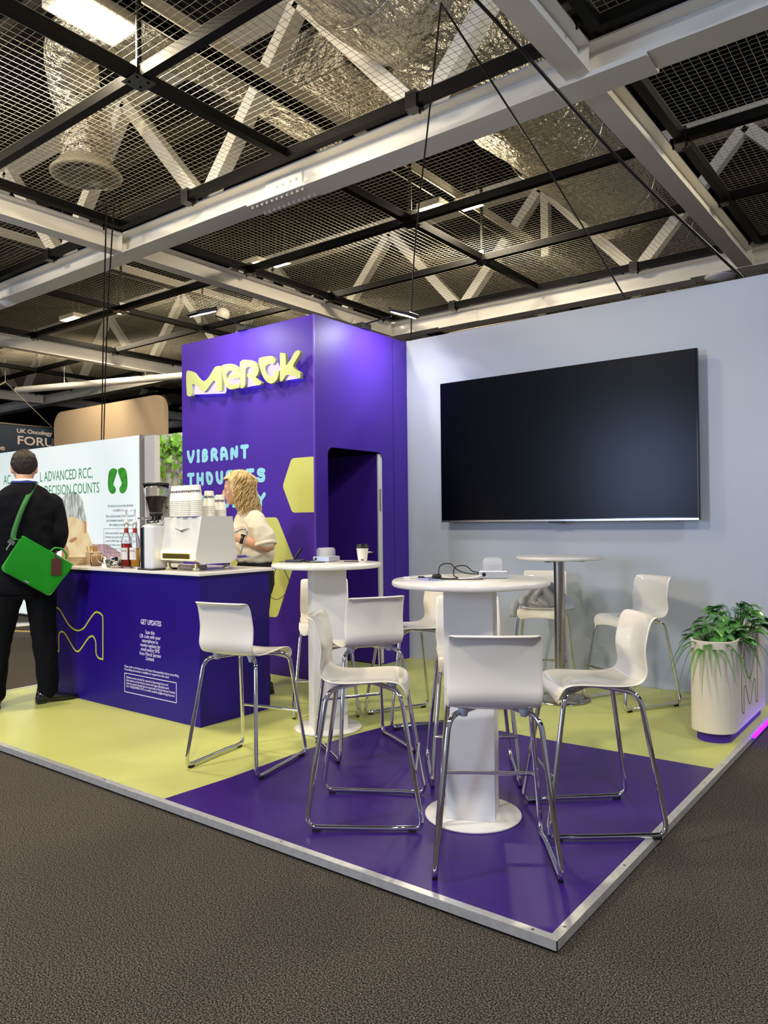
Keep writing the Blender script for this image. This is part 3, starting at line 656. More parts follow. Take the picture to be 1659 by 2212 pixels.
spots = [(-2.08, .645, (-.09, .44), 'white bar stool with its back turned, standing alone in front of the purple counter end'),
         (-1.11, .475, (.405, .26), 'white bar stool seen side on facing right, left of the nearest table'),
         (-.452, .412, (-.25, .38), 'nearest white bar stool, its back hiding the square table column'),
         (-.29, .965, (-.36, -.31), 'white bar stool facing left with one runner resting on the aluminium platform edge'),
         (-1.73, 1.20, (-.44, .26), 'white bar stool with its back turned, between the two square column tables'),
         (-1.005, 1.185, (.30, -.42), 'white bar stool mostly hidden behind the nearest table column'),
         (-1.885, 1.885, (-.23, -.42), 'white bar stool facing left behind the middle of the stand, by the white wall corner'),
         (-2.49, 1.725, (.33, -.36), 'white bar stool mostly hidden behind the column of the table with the paper cup'),
         (-1.59, 3.23, (.16, -.45), 'white bar stool against the wall with a grey jumper on its seat'),
         (-.875, 3.12, (-.23, -.43), 'white bar stool in front of the wall between the steel pole table and the planter')]
for i, (x, y, f, lab) in enumerate(spots):
    c = stool0 if i == 0 else dup(stool0)
    c.location = (x, y, .0405); c.rotation_euler = (0, 0, math.atan2(-f[0], f[1])); tag(c, lab, 'stool', 'white bar stools on the stand')
# grey jumper on the stool by the wall
KNIT = mat('grey_knit', '#b2b7c0', rough=.95, sheen=.3, bump=.4, bump_scale=160)
def jumper():
    mb = MB()
    def blob(c, rx, ry, rz, seed):
        c = Vector(c)
        def f(u, v):
            a = 2 * PI * u; b = PI * (v - .5); d = Vector((math.cos(a) * math.cos(b), math.sin(a) * math.cos(b), math.sin(b)))
            q = d * 1.5 + Vector((seed, seed * .7, 0)); n1 = noise.noise(q); n2 = noise.noise(q * 2.1)
            k = 1 + .22 * (1 - 2 * abs(n1)) + .08 * (1 - 2 * abs(n2)) - .2
            p = c + Vector((d.x * rx, d.y * ry, d.z * rz)) * k
            p.z = max(p.z, .002 if abs(p.x) < .19 and p.y > -.2 else -.10)
            return p
        mb.grid(f, 64, 33, closed_u=True)
    blob((.0, .03, .04), .16, .11, .06, 1.3); blob((.03, .02, .12), .09, .075, .075, 4.1); blob((-.08, .02, .09), .075, .07, .055, 7.7)
    rj = random.Random(8)
    for k in range(15):   # rumpled folds and sleeves
        a = rj.uniform(0, 6.28); r = rj.uniform(.03, .11); h = rj.uniform(.07, .17); b = a + rj.uniform(1.2, 2.6)
        P = [Vector((r * 1.3 * math.cos(a), r * math.sin(a), h * .6)), Vector((r * .7 * math.cos((a + b) / 2), r * .7 * math.sin((a + b) / 2), h + .03)), Vector((r * 1.4 * math.cos(b), r * math.sin(b), h * .7)), Vector((r * 1.9 * math.cos(b + .3), r * 1.2 * math.sin(b + .3), h * .3))]
        q = rj.uniform(.022, .034); mb.tube(spline(P, 6), [q * (.6 + .4 * math.sin(PI * i / 18)) for i in range(19)], n=10)
    mb.tube(spline([(-.10, 0, .07), (-.17, -.02, .06), (-.205, -.04, .0), (-.215, -.05, -.07)], 6), [.05, .05, .045, .045, .04, .04, .035, .035, .035, .03, .03, .03, .03, .03, .03, .03, .03, .03, .022], n=12)
    mb.tube(spline([(.10, 0, .07), (.165, -.0, .06), (.20, -.02, .03), (.215, -.03, -.01)], 6), .036, n=12)
    o = mb.build('jumper', KNIT); r = o.modifiers.new('r', 'REMESH'); r.mode = 'VOXEL'; r.voxel_size = .006; r.use_smooth_shade = True
    return baked(o)
j = jumper(); j.location = (-1.575, 3.18, .0405 + .616); j.rotation_euler = (0, 0, .42); tag(j, 'crumpled grey jumper lying on the stool against the wall', 'jumper')

# ------------------------------------------------------------------ things on the tables
SILVER = mat('satin_silver', '#c6c9ce', rough=.3, metal=.7); ACRYL = mat('clear_acrylic', '#f4f6f8', rough=.08, trans=.6, ior=1.2, alpha=.28)
def dock(loc, rz, label, w=.125, d=.13):
    t = thing('charging_dock', label, 'charger', loc, rz)
    MB().box((0, 0, .002), (w, d, .034)).build('case', SILVER, t, bevel=.003)
    MB().cyl((.022, -.0012, .018), (.022, .002, .018), .0085, n=20).build('power_button', BLACK, t)
    dm = None
    for k in range(6):
        if dm is None:
            o = MB(); P = fillet([Vector(p) for p in ((.018, 0, .034), (.018, 0, .088), (w - .025, 0, .088), (w - .025, 0, .034))], .02, 5)
            o.tube(P, .0022, n=6); q = [(p.x, p.z) for p in P]; o.prism(q, -.0008, .0008, lambda u, v, h: (u, h, v)); dm = o.mesh('divider', ACRYL)
        o = bpy.data.objects.new('divider', dm); COL.objects.link(o); o.parent = t; o.location = (0, .02 + k * .018, 0)
    return t
dock((-.702, .757, TT), math.radians(29), 'silver multi-device charging dock on the nearest round table')
dock((-2.36, 1.47, TT), math.radians(8), 'silver multi-device charging dock on the round table by the counter')
CABLE = mat('black_cable', '#0c0c0d', rough=.45); WCABLE = mat('white_cable', '#e4e4e2', rough=.4)
def cable(pts, r, m, label, name='charging_cable', plug=None, cat='cable'):
    o = MB().tube(spline(pts, 8), r, n=8); 
    if plug: o.bar(plug[0], plug[1], .012, .007)
    return tag(o.build(name, m), label, cat)
z = TT + .003
cable([(-.70, .80, TT + .02), (-.75, .76, TT + .02), (-.80, .74, TT + .035), (-.83, .72, TT + .065), (-.87, .70, TT + .055), (-.87, .68, TT + .012), (-.90, .66, z), (-.93, .66, z)], .0026, CABLE, 'looped black cable standing up from the dock on the nearest table', plug=((-.93, .66, z + .002), (-.955, .65, z + .002)))
cable([(-.70, .79, TT + .022), (-.74, .77, TT + .03), (-.77, .755, TT + .055), (-.81, .735, TT + .05), (-.815, .725, TT + .015), (-.78, .70, z), (-.85, .655, z), (-.89, .66, z)], .0026, CABLE, 'second black cable curling lower beside the dock on the nearest table')
cable([(-.69, .76, TT + .014), (-.74, .72, z), (-.82, .70, z), (-.90, .70, z + .01), (-.95, .68, z), (-.98, .62, z)], .0022, WCABLE, 'white cable lying on the nearest table beside the dock', plug=((-.98, .62, z + .001), (-1.0, .60, z + .001)))
o = MB().lathe([(0, 0), (.02, 0), (.022, .012), (.015, .02), (0, .02)], n=14).build('cable_knot', CABLE); o.location = (-.865, .665, TT + .001); tag(o, 'black bundled knot of cable on the nearest table', 'cable')
o = MB().box((-.035, -.07, 0), (.035, .07, .002)).build('leaflet', mat('lilac_leaflet', '#8d97d8', rough=.3)); o.location = (-.86, .60, TT + .0006); o.rotation_euler = (0, 0, 1.0); tag(o, 'small lilac leaflet lying flat on the nearest table', 'leaflet')
cable([(-.66, .72, z - .001), (-.74, .655, z - .001), (-.81, .615, z - .001), (-.86, .59, z + .001)], .002, CABLE, 'thin black cable lying flat in front of the dock on the nearest table')
# table by the counter
t = thing('phone_stand', 'black tablet stand with a raised screen on the round table by the counter', 'stand', (-2.43, 1.38, TT), math.radians(20))
MB().box((-.055, -.04, 0), (.055, .04, .016)).build('base', BLACK, t, bevel=.003)
MB().bar((-.01, .0, .012), (.035, .03, .09), .01, .014).build('screen', mat('dark_phone', '#15131c', rough=.12), t)
z2 = TT + .003
cable([(-2.33, 1.50, TT + .015), (-2.40, 1.44, z2), (-2.44, 1.46, z2 + .01), (-2.50, 1.40, z2), (-2.515, 1.32, z2)], .0026, CABLE, 'black cable running to the left edge of the round table by the counter')
cable([(-2.34, 1.50, TT + .015), (-2.36, 1.42, z2), (-2.33, 1.37, z2), (-2.26, 1.39, z2), (-2.22, 1.43, z2)], .0026, CABLE, 'black cable curving in front of the dock on the round table by the counter')
cable([(-2.17, 1.56, z2), (-2.12, 1.58, z2), (-2.05, 1.56, z2 + .002)], .003, CABLE, 'short black cable between the dock and the paper cup')
cable([(-2.505, 1.28, TT - .03), (-2.515, 1.265, TT - .10), (-2.535, 1.25, TT - .20), (-2.49, 1.27, TT - .235), (-2.435, 1.30, TT - .19), (-2.42, 1.31, TT - .12), (-2.45, 1.30, TT - .05), (-2.47, 1.30, TT - .03)], .0022, CABLE, 'black cable hanging in a loop below the round table by the counter')
t = thing('coffee_cup', 'white paper coffee cup with a black lid on the round table by the counter', 'cup', (-2.05, 1.60, TT))
MB().lathe([(0, 0), (.027, 0), (.0275, .004), (.0385, .09), (.0405, .092), (.0, .092)], n=28).build('cup', CUP, t)
MB().lathe([(.0405, .088), (.0425, .09), (.0425, .098), (.039, .102), (.037, .112), (.034, .113), (.033, .108), (0, .108)], n=28).build('lid', BLACK, t)
for k, a in enumerate((-1.25, -.95)):
    MB().grid(lambda u, v: ((.0283 + .0012 * v) * math.cos(a + .25 * u), (.0283 + .0012 * v) * math.sin(a + .25 * u), .008 + .012 * v), 4, 2).build('print_mark', mat(['rust_print', 'dark_print'][k], ['#a04a32', '#3a2a26'][k], rough=.6), t)
# ------------------------------------------------------------------ oval planter with plants
PL = mat('planter_white', '#ddd6c6', rough=.5, bump=.03, bump_scale=50)
t = thing('planter', 'long oval white planter on a purple plinth by the platform edge', 'planter', (-.172, 2.53, .0405))
def stadium(r, L, n=20): return [(r * math.cos(PI + i * PI / n), r * math.sin(PI + i * PI / n)) for i in range(n + 1)] + [(r * math.cos(i * PI / n), L + r * math.sin(i * PI / n)) for i in range(n + 1)]
LEN = .76
MB().prism(stadium(.095, LEN), 0, .06, lambda u, v, h: (u, v, h)).build('plinth', PURPLE, t)
b = MB(); so = stadium(.124, LEN); si = stadium(.112, LEN); n = len(so)
b.add([(u, v, .055) for u, v in so] + [(u, v, .58) for u, v in so] + [(u, v, .58) for u, v in si] + [(u, v, .50) for u, v in si],
      [tuple(range(n))[::-1]] + [(k * n + i, k * n + (i + 1) % n, (k + 1) * n + (i + 1) % n, (k + 1) * n + i) for k in range(3) for i in range(n)])
b.build('body', PL, t, bevel=.004)
MB().prism(si, .47, .505, lambda u, v, h: (u, v, h)).build('soil', mat('dark_soil', '#1d150e', rough=1, bump=1, bump_scale=60), t)
lx = [(u + 4.247, v) for u, v in lg]
ribbon([(u * .62 + .33, (v - .53) * 1.0 + .30) for u, v in lx], .009, lambda u, v: (.1255, u, v)).build('logo_line', mat('olive_line', '#8f9a2c', rough=.5), t)
def frond(mb, p0, az, out, rise, drop, n=30, w=.019):
    pts = []
    for i in range(n + 1):
        s = i / n; pts.append(Vector(p0) + Vector((math.cos(az) * out * s ** .8, math.sin(az) * out * s ** .8, rise * math.sin(min(1, s * 1.4) * PI * .6) - drop * s ** 2.2)))
    mb.tube(pts, [.0022 * (1 - .8 * i / n) for i in range(n + 1)], n=5)
    for i in range(2, n):
        d = (pts[i + 1] - pts[i - 1]).normalized(); side = d.cross(Vector((0, 0, 1)))
        if side.length < .05: side = Vector((-math.sin(az), math.cos(az), 0))
        side.normalize(); s = i / n; L = w * math.sin(PI * min(1, .12 + s * .9)) ** .6 * (1 - .55 * s)
        for h in (0, .5):
            P = pts[i] + (pts[i + 1] - pts[i]) * h
            for sg in (-1, 1):
                tip = P + side * sg * L + d * L * .25 - Vector((0, 0, L * .18)); q = d * .0016
                mb.add([P - q, P + side * sg * L * .6 - q + d * L * .12, tip, P + side * sg * L * .6 + q + d * L * .12, P + q], [(0, 1, 2, 3, 4)])
FERN = mat('fern_green', '#4a8a2a', rough=.5, noise_scale=9, noise_amt=.35, color2='#2c6a1c')
def fern(base, azs, label):
    mb = MB()
    for az, out, rise, drop in azs: frond(mb, (0, 0, 0), az, out, rise, drop)
    o = mb.build('fern', FERN); o.location = base; return tag(o, label, 'fern')
rr = random.Random(5)
fern((-.19, 2.50, .55), [(math.radians(a), rr.uniform(.19, .27), rr.uniform(.05, .11), rr.uniform(.18, .36)) for a in (185, 200, 215, 232, 250, 262, 274, 288, 300, 318, 335, 352, 15, 160, 172)], 'green fern trailing over the near rounded end of the planter')
fern((-.16, 2.87, .56), [(math.radians(a), rr.uniform(.2, .3), rr.uniform(.06, .12), rr.uniform(.15, .32)) for a in (188, 215, 250, 275, 290, 305, 322, 338, 352, 8, 25, 45, 150)], 'green fern trailing over the outer side of the planter')
LEAF = mat('leaf_green', '#46783f', rough=.3, coat=.3, noise_scale=6, noise_amt=.3, color2='#5f9a4a')
def leaf(mb, p, az, tilt, L, w):
    M = Matrix.Translation(p) @ Matrix.Rotation(az, 4, 'Z') @ Matrix.Rotation(tilt, 4, 'Y')
    prof = [(0, 0), (.12, .62), (.3, 1.0), (.55, .85), (.8, .4), (1, 0)]
    vs = []
    for x, k in prof: vs += [M @ Vector((x * L, -k * w / 2, .18 * k * w - .22 * L * x * x)), M @ Vector((x * L, 0, -.22 * L * x * x)), M @ Vector((x * L, k * w / 2, .18 * k * w - .22 * L * x * x))]
    mb.add(vs, [q for i in range(5) for q in ((3 * i, 3 * i + 1, 3 * i + 4, 3 * i + 3), (3 * i + 1, 3 * i + 2, 3 * i + 5, 3 * i + 4))], True)
def bush(base, n, R, H, label, L=(.07, .11)):
    mb = MB(); r2 = random.Random(len(label))
    for k in range(n):
        a = r2.uniform(0, 2 * PI); rad = R * math.sqrt(r2.random()); h = H * (1 - (rad / R) ** 2 * .7) * r2.uniform(.55, 1)
        p = Vector((rad * math.cos(a), rad * math.sin(a), h)); mb.tube([Vector((p.x * .2, p.y * .2, -.05)), Vector((p.x * .7, p.y * .7, h * .8)), p], .002, n=5)
        leaf(mb, p, a + r2.uniform(-.7, .7), r2.uniform(-.3, .5), r2.uniform(*L), r2.uniform(*L) * .72)
    o = mb.build('leafy_plant', LEAF); o.location = base; return tag(o, label, 'plant')
bush((-.18, 2.66, .56), 60, .15, .19, 'low broad-leaved green plant at the near end of the planter')
bush((-.15, 2.95, .57), 80, .19, .27, 'taller broad-leaved green plant farther along the planter')
# ================================================================== ceiling grid
AX = [-16.41, -11.255, -6.10, -.945, 4.21]; BY = [-2.11, 2.63, 7.37, 12.11]
HB = 4.2
def ibeam(mb, a, b, w, h, z, t=.014):
    a = Vector((a[0], a[1], z)); b = Vector((b[0], b[1], z)); U = Vector((0, 0, 1))
    mb.bar(a + U * t / 2, b + U * t / 2, w, t); mb.bar(a + U * (h - t / 2), b + U * (h - t / 2), w, t); mb.bar(a + U * h / 2, b + U * h / 2, .011, h - 2 * t)
place = {2.63: 'running across the photo above the tables', 7.37: 'just above the top of the white wall', 12.11: 'farthest back beyond the booth'}
for y in BY[1:]:
    t = thing('ceiling_beam', 'long white steel beam ' + place[y], 'beam', (0, y, 0))
    m = MB(); ibeam(m, (-19, 0), (7, 0), .235, .21, HB); m.build('girder', BEAM, t)
    bt = None
    for xs in (-3.70,) if y == 2.63 else ((-4.75,) if y == 7.37 else ()):
        MB().box((xs - .40, -.117, HB - .016), (xs + .30, .117, HB)).build('splice_plate', BEAM, t)
        MB().box((xs - .25, -.024, HB + .03), (xs + .2, -.008, HB + .17)).build('web_plate', BEAM, t)
        if y == 2.63:
            for k in range(11):
                for yy in (-.075, .075):
                    if bt is None: bt = MB().lathe([(0, -.02), (.014, -.02), (.014, -.004), (.018, 0), (0, 0)], n=8).mesh('bolt', BEAM)
                    o = bpy.data.objects.new('bolt', bt); COL.objects.link(o); o.parent = t; o.location = (xs - .36 + k * .062, yy, HB - .015)
            for k in range(4):
                for zz in (.065, .12):
                    o = bpy.data.objects.new('bolt', bt); COL.objects.link(o); o.parent = t; o.location = (xs - .1 + k * .07 + (.02 if k > 1 else 0), -.023, HB + zz); o.rotation_euler = (-PI / 2, 0, 0)
        MB().box((xs + .30, -.122, HB - .022), (xs + 3.2, .122, HB)).build('cover_plate', BEAM, t)
    for x in AX[1:4]:
        for s in (-1, 1):
            MB().box((x - .075, s * .118 - .004, HB), (x + .075, s * .118 + .004, HB + .2)).build('end_plate', BEAM, t)
names = {-11.255: 'far left', -6.10: 'left', -.945: 'right', -16.41: 'farthest left'}
rows = [(-2.11, 'in front of the cross beam over the tables'), (2.63, 'between the table beam and the wall beam'), (7.37, 'beyond the white wall')]
for y0, rn in rows:
    for x in AX[:4]:
        t = thing('ceiling_beam', names[x] + ' white steel joist running away, ' + rn, 'beam', (x, 0, 0))
        m = MB(); ibeam(m, (0, y0 + .12), (0, y0 + 4.74 - .12), .165, .20, HB + .006); m.build('girder', BEAM, t)
        bm_ = None
        for k, yy in enumerate((y0 + .35, y0 + 1.62, y0 + 3.1, y0 + 4.4)):
            for s in (-1, 1):
                if bm_ is None: bm_ = MB().box((-.02, -.03, 0), (.02, .03, .05)).cyl((0, 0, -.03), (0, 0, .0), .009, n=8).mesh('clamp', BLACK_STEEL)
                o = bpy.data.objects.new('clamp', bm_); COL.objects.link(o); o.parent = t; o.location = (s * .09, yy, HB + .2)
# black rail frames and wire mesh panels
RAILZ = 4.415
rail = {}
def rails(x0, x1, y0):
    """rails of one bay"""
    xm = (x0 + x1) / 2
    xs = [x0 + .155, xm, x1 - .155]; ys = [y0 + .18, y0 + 1.62, y0 + 3.10, y0 + 4.74 - .18]
    return xs, ys
bayname = lambda i, j: ['farthest left', 'far left', 'left', 'right'][i] + ' bay ' + ['in front of the table beam', 'between the table beam and the wall beam', 'beyond the wall beam'][j]
panel_mesh = {}
for i in range(4):
    for j in range(3):
        x0, x1, y0 = AX[i], AX[i + 1], BY[j]
        i_ = i
        nm = ['farthest left', 'far left', 'middle', 'right hand'][i] + ' bay ' + ['nearest the viewer', 'behind the table beam', 'beyond the wall beam'][j]
        xs, ys = rails(x0, x1, y0)
        t = thing('rail_frame', 'black steel rail frame around the wire panels, ' + nm, 'frame', (xs[1], ys[1], RAILZ))
        for k, x in enumerate(xs):
            MB().box((x - .036 - xs[1], ys[0] - ys[1], 0), (x + .036 - xs[1], ys[3] - ys[1], .075)).build('long_rail', BLACK_STEEL, t)
        for y in ys:
            MB().box((xs[0] - xs[1], y - .036 - ys[1], .001), (xs[2] - xs[1], y + .036 - ys[1], .076)).build('cross_rail', BLACK_STEEL, t)
        nd = None
        for y in ys[1:3]:
            m = MB().box((-.085, -.085, -.008), (.085, .085, 0)).box((-.05, -.05, .0), (.05, .05, .12))
            if nd is None:
                nd = m
                for a in (-.045, .045):
                    for b in (-.045, .045): nd.cyl((a, b, -.016), (a, b, -.008), .011, n=6)
                nd = nd.mesh('node_plate', BLACK)
            o = bpy.data.objects.new('node_plate', nd); COL.objects.link(o); o.parent = t; o.location = (0, y - ys[1], 0)
            tag(MB().cyl((xs[1], y, RAILZ + .12), (xs[1], y, 7.0), .02, n=8).build('hanger_rod', BLACK_STEEL), 'black rod over the %s rail crossing, %s' % ('nearer' if y == ys[1] else 'farther', nm), 'rod')
        br = None
        for (x, y) in [(xs[0], ys[1]), (xs[0], ys[2]), (xs[2], ys[1]), (xs[2], ys[2]), (xs[0] + 1.1, ys[0]), (xs[2] - 1.1, ys[0]), (xs[0] + 1.1, ys[3]), (xs[2] - 1.1, ys[3])]:
            if br is None: br = MB().box((-.05, -.05, -.03), (.05, .05, .1)).cyl((.03, .03, -.05), (.03, .03, -.03), .01, n=8).mesh('bracket', BLACK)
            o = bpy.data.objects.new('bracket', br); COL.objects.link(o); o.parent = t; o.location = (x - xs[1], y - ys[1], 0)
        for a in range(2):
            for b in range(3):
                w_, l_ = xs[a + 1] - xs[a] - .07, ys[b + 1] - ys[b] - .07; key = (round(w_, 2), round(l_, 2))
                if key not in panel_mesh:
                    m = MB(); T = .0023
                    nx = int(w_ / .06); ny = int(l_ / .055)
                    for k in range(nx + 1):
                        x = -w_ / 2 + w_ * k / nx; m.box((x - T / 2, -l_ / 2, 0), (x + T / 2, l_ / 2, T))
                    for k in range(ny + 1):
                        y = -l_ / 2 + l_ * k / ny; m.box((-w_ / 2, y - T / 2, T), (w_ / 2, y + T / 2, 2 * T))
                    panel_mesh[key] = m.mesh('mesh_panel', WIRE)
                o = bpy.data.objects.new('mesh_panel', panel_mesh[key]); COL.objects.link(o)
                o.location = ((xs[a] + xs[a + 1]) / 2, (ys[b] + ys[b + 1]) / 2, RAILZ + .078)
                tag(o, 'wire mesh panel, %s of six, %s' % (['near left', 'mid left', 'rear left', 'near right', 'mid right', 'rear right'][a * 3 + b], nm), 'mesh panel', 'wire mesh ceiling panels')
# trusses standing on the cross beams
for y, tn in ((2.63, 'over the table beam'), (7.37, 'over the wall beam'), (12.11, 'over the farthest beam')):
    t = thing('roof_truss', 'white steel roof truss with zigzag diagonals ' + tn, 'truss', (0, y, 0))
    dg_ = 0
    for k in range(-6, 3):
        tx = -3.52 + 2.578 * k
        MB().bar((tx, 0, 5.86), (tx - 1.289, 0, 4.43), .13, .13, up=(0, 1, 0)).build('diagonal', BEAM, t)
        MB().bar((tx, 0, 5.86), (tx + 1.289, 0, 4.43), .13, .13, up=(0, 1, 0)).build('diagonal', BEAM, t)
        if k == 0 and y == 7.37: MB().bar((tx + .06, 0, 4.9), (tx + .06, 0, 5.86), .11).build('post', BEAM, t)
    MB().bar((-20, 0, 5.96), (8, 0, 5.96), .24, .2).build('top_chord', BEAM, t)
# purlins and cable trays above the mesh
for x, lab in ((-3.62, 'over the middle of the stand'), (-8.75, 'over the left booths'), (1.55, 'above the right edge of the stand')):
    t = thing('cable_tray', 'pale steel trunking running away above the mesh ' + lab, 'trunking', (x, 0, 0))
    MB().box((-.075, -2, 5.0), (.075, 15, 5.12)).box((-.09, -2, 5.0), (.09, 15, 5.01)).build('trunk', mat('pale_trunking', '#d6d0c2', rough=.5), t)
    for y in (-.5, 1.2, 3.4, 5.9, 8.4): MB().cyl((0, y, 5.1), (0, y, 7.0), .006, n=6).build('hanger', STEEL, t)
for k, y in enumerate((-.6, 1.75, 4.2, 5.1, 6.4, 8.9, 10.4)):
    tag(MB().bar((-20, y, 6.55), (8, y, 6.55), .12, .16).build('roof_purlin', mat('brown_purlin', '#2b251d', rough=.8)), 'dim roof purlin crossing under the dark deck, ' + ['first', 'second', 'third', 'fourth', 'fifth', 'sixth', 'last'][k] + ' from the viewer', 'purlin')
# ducts wrapped in foil
t = thing('air_duct', 'wide round foil-wrapped air duct running away from the viewer on the right', 'duct', (-2.35, 0, 5.42))
def foil_pt(u, y, r): 
    a = 2 * PI * u; k = 1 + .045 * noise.noise(Vector((math.cos(a) * 2.5, math.sin(a) * 2.5, y * 2.4))) + .022 * noise.noise(Vector((math.cos(a) * 8, math.sin(a) * 8, y * 5)))
    sag = .04 * abs(math.sin(y * PI / 1.6)) * max(0, -math.sin(a))
    return (r * k * math.cos(a), y, r * k * math.sin(a) - sag)
MB().grid(lambda u, v: foil_pt(u, -2 + 13 * v, .52), 72, 220, closed_u=True).build('duct_skin', FOIL, t)
for k in range(8): MB().tube([(.545 * math.cos(a), -1.2 + 1.6 * k, .545 * math.sin(a) - .01) for a in [2 * PI * i / 32 for i in range(32)]], .008, n=6, closed=True).build('strap', STEEL, t)
t = thing('air_duct', 'foil-wrapped duct elbow dropping to a round diffuser on the left', 'duct', (-5.85, 2.0, 4.78))
def elbow(u, v):
    c = spline([Vector((0, 0, .12)), Vector((0, 0, .5)), Vector((.08, -.18, .82)), Vector((.45, -.35, 1.0)), Vector((.95, -.1, 1.0)), Vector((1.15, .5, 1.0)), Vector((1.15, 2.5, 1.0))], 8)
    k = v * (len(c) - 1); i = min(int(k), len(c) - 2); p = c[i].lerp(c[i + 1], k - i); d = (c[i + 1] - c[i]).normalized()
    up = Vector((0, 0, 1)) if abs(d.z) < .9 else Vector((1, 0, 0)); a = d.cross(up).normalized(); b = a.cross(d); w = 2 * PI * u
    r = .24 * (1 + .05 * noise.noise(Vector((math.cos(w) * 2, math.sin(w) * 2, v * 14))))
    return p + (a * math.cos(w) + b * math.sin(w)) * r
MB().grid(elbow, 40, 90, closed_u=True).build('duct_skin', FOIL, t)
MB().lathe([(.24, .14), (.27, .10), (.34, .02), (.34, 0), (.29, -.005), (.24, .01), (.2, .06), (.0, .07)], n=40).build('diffuser', mat('grey_diffuser', '#a49c88', rough=.4), t)
MB().lathe([(0, -.01), (.21, -.01), (.22, .0), (0, .02)], n=36).build('diffuser_plate', mat('dull_diffuser', '#6f6a5e', rough=.5), t)
t = thing('air_duct', 'rectangular foil-clad duct section above the mesh beside the round duct', 'duct', (-3.75, 3.35, 5.35))
MB().box((-.55, -.45, 0), (.5, .45, .5)).build('duct_skin', FOIL, t, bevel=.02)
t = thing('air_duct', 'round foil-wrapped air duct above the right hand mesh beyond the wall', 'duct', (1.6, 7.2, 5.3))
MB().grid(lambda u, v: foil_pt(u, -1.4 + 4 * v, .45), 48, 80, closed_u=True).build('duct_skin', FOIL, t)
# hanging lamps of the hall
def high_bay(loc, rz, label, power, sx=.42, sy=.30):
    t = thing('high_bay_lamp', label, 'lamp', loc, rz)
    MB().box((-sx / 2 - .03, -sy / 2 - .03, .02), (sx / 2 + .03, sy / 2 + .03, .10)).build('housing', mat('lamp_housing', '#cfcabb', rough=.4), t, bevel=.01)
    MB().box((-sx / 2, -sy / 2, .012), (sx / 2, sy / 2, .02)).build('diffuser', mat('lamp_diffuser', '#fff8e8', emit='#ffedc4', estr=14), t)
    MB().cyl((-.1, 0, .1), (-.1, 0, 2.14), .004, n=6).cyl((.1, 0, .1), (.1, 0, 2.14), .004, n=6).build('suspension', STEEL, t)
    l = bpy.data.lights.new('lamp', 'AREA'); l.shape = 'RECTANGLE'; l.size = sx; l.size_y = sy; l.energy = power; l.color = WARM; l.spread = math.radians(178)
    lo = bpy.data.objects.new('lamp', l); COL.objects.link(lo); lo.parent = t; lo.location = (0, 0, .008)
    p = bpy.data.lights.new('lamp_spill', 'POINT'); p.energy = power * .22; p.color = WARM; p.shadow_soft_size = .12
    po = bpy.data.objects.new('lamp_spill', p); COL.objects.link(po); po.parent = t; po.location = (0, 0, -.14)
high_bay((-3.83, .83, 4.88), PI / 2, 'big bright lamp at the top left corner, hung by the trunking', 150, .5, .3)
high_bay((-3.80, 5.12, 4.89), 0, 'bright lamp of the pair above the white wall, left one', 110, .26, .2)
high_bay((-3.42, 5.28, 4.89), 0, 'bright lamp of the pair above the white wall, right one', 80, .22, .16)
high_bay((-7.03, 5.38, 5.0), 0, 'bright lamp left of the steel joist above the purple booth', 110, .28, .22)
high_bay((-6.72, 5.55, 5.0), 0, 'narrow bright lamp just right of the one above the purple booth', 50, .26, .10)
high_bay((-11.71, 5.34, 5.0), 0, 'square lamp glowing above the beige panel at the left', 140, .42, .34)
high_bay((-10.59, 5.5, 5.0), 0, 'small lamp beside the hanging cables at the left', 60, .3, .2)
# smaller things on the ceiling
o = MB().lathe([(0, -.06), (.03, -.055), (.10, -.01), (.11, .0), (0, 0)], n=28).build('wireless_node', mat('white_node', '#e8e8ee', rough=.3)); o.location = (-8.75, 2.63, HB); tag(o, 'round white wireless box under the table beam at the far left', 'wireless box')
o = MB().lathe([(0, -.05), (.05, -.045), (.16, -.01), (.17, .0), (0, 0)], n=28).build('wireless_node', MATS['white_node']); o.location = (-1.25, 7.37, HB - .02); tag(o, 'white domed wireless box under the wall beam at the right', 'wireless box')
t = thing('loudspeaker_ball', 'small round white speaker ball hanging above the purple booth', 'speaker', (-8.6, 6.1, 4.75))
MB().grid(lambda u, v: (.11 * math.cos(2 * PI * u) * math.sin(PI * v), .11 * math.sin(2 * PI * u) * math.sin(PI * v), .11 * math.cos(PI * v)), 24, 13, closed_u=True).build('ball', BEAM, t)
MB().cyl((0, 0, .1), (0, 0, 2.36), .004, n=6).build('cord', STEEL, t)
t = thing('lighting_truss', 'short silver ladder truss above the corner of the booth and wall', 'truss', (-5.2, 8.5, 4.45))
for zz in (0, .22):
    for yy in (0, .22): MB().cyl((-.55, yy, zz), (1.0, yy, zz), .022, n=10).build('chord', STEEL, t)
for k in range(7):
    MB().cyl((-.5 + k * .22, 0, 0 if k % 2 else .22), (-.28 + k * .22, 0, .22 if k % 2 else 0), .01, n=8).build('brace', STEEL, t)
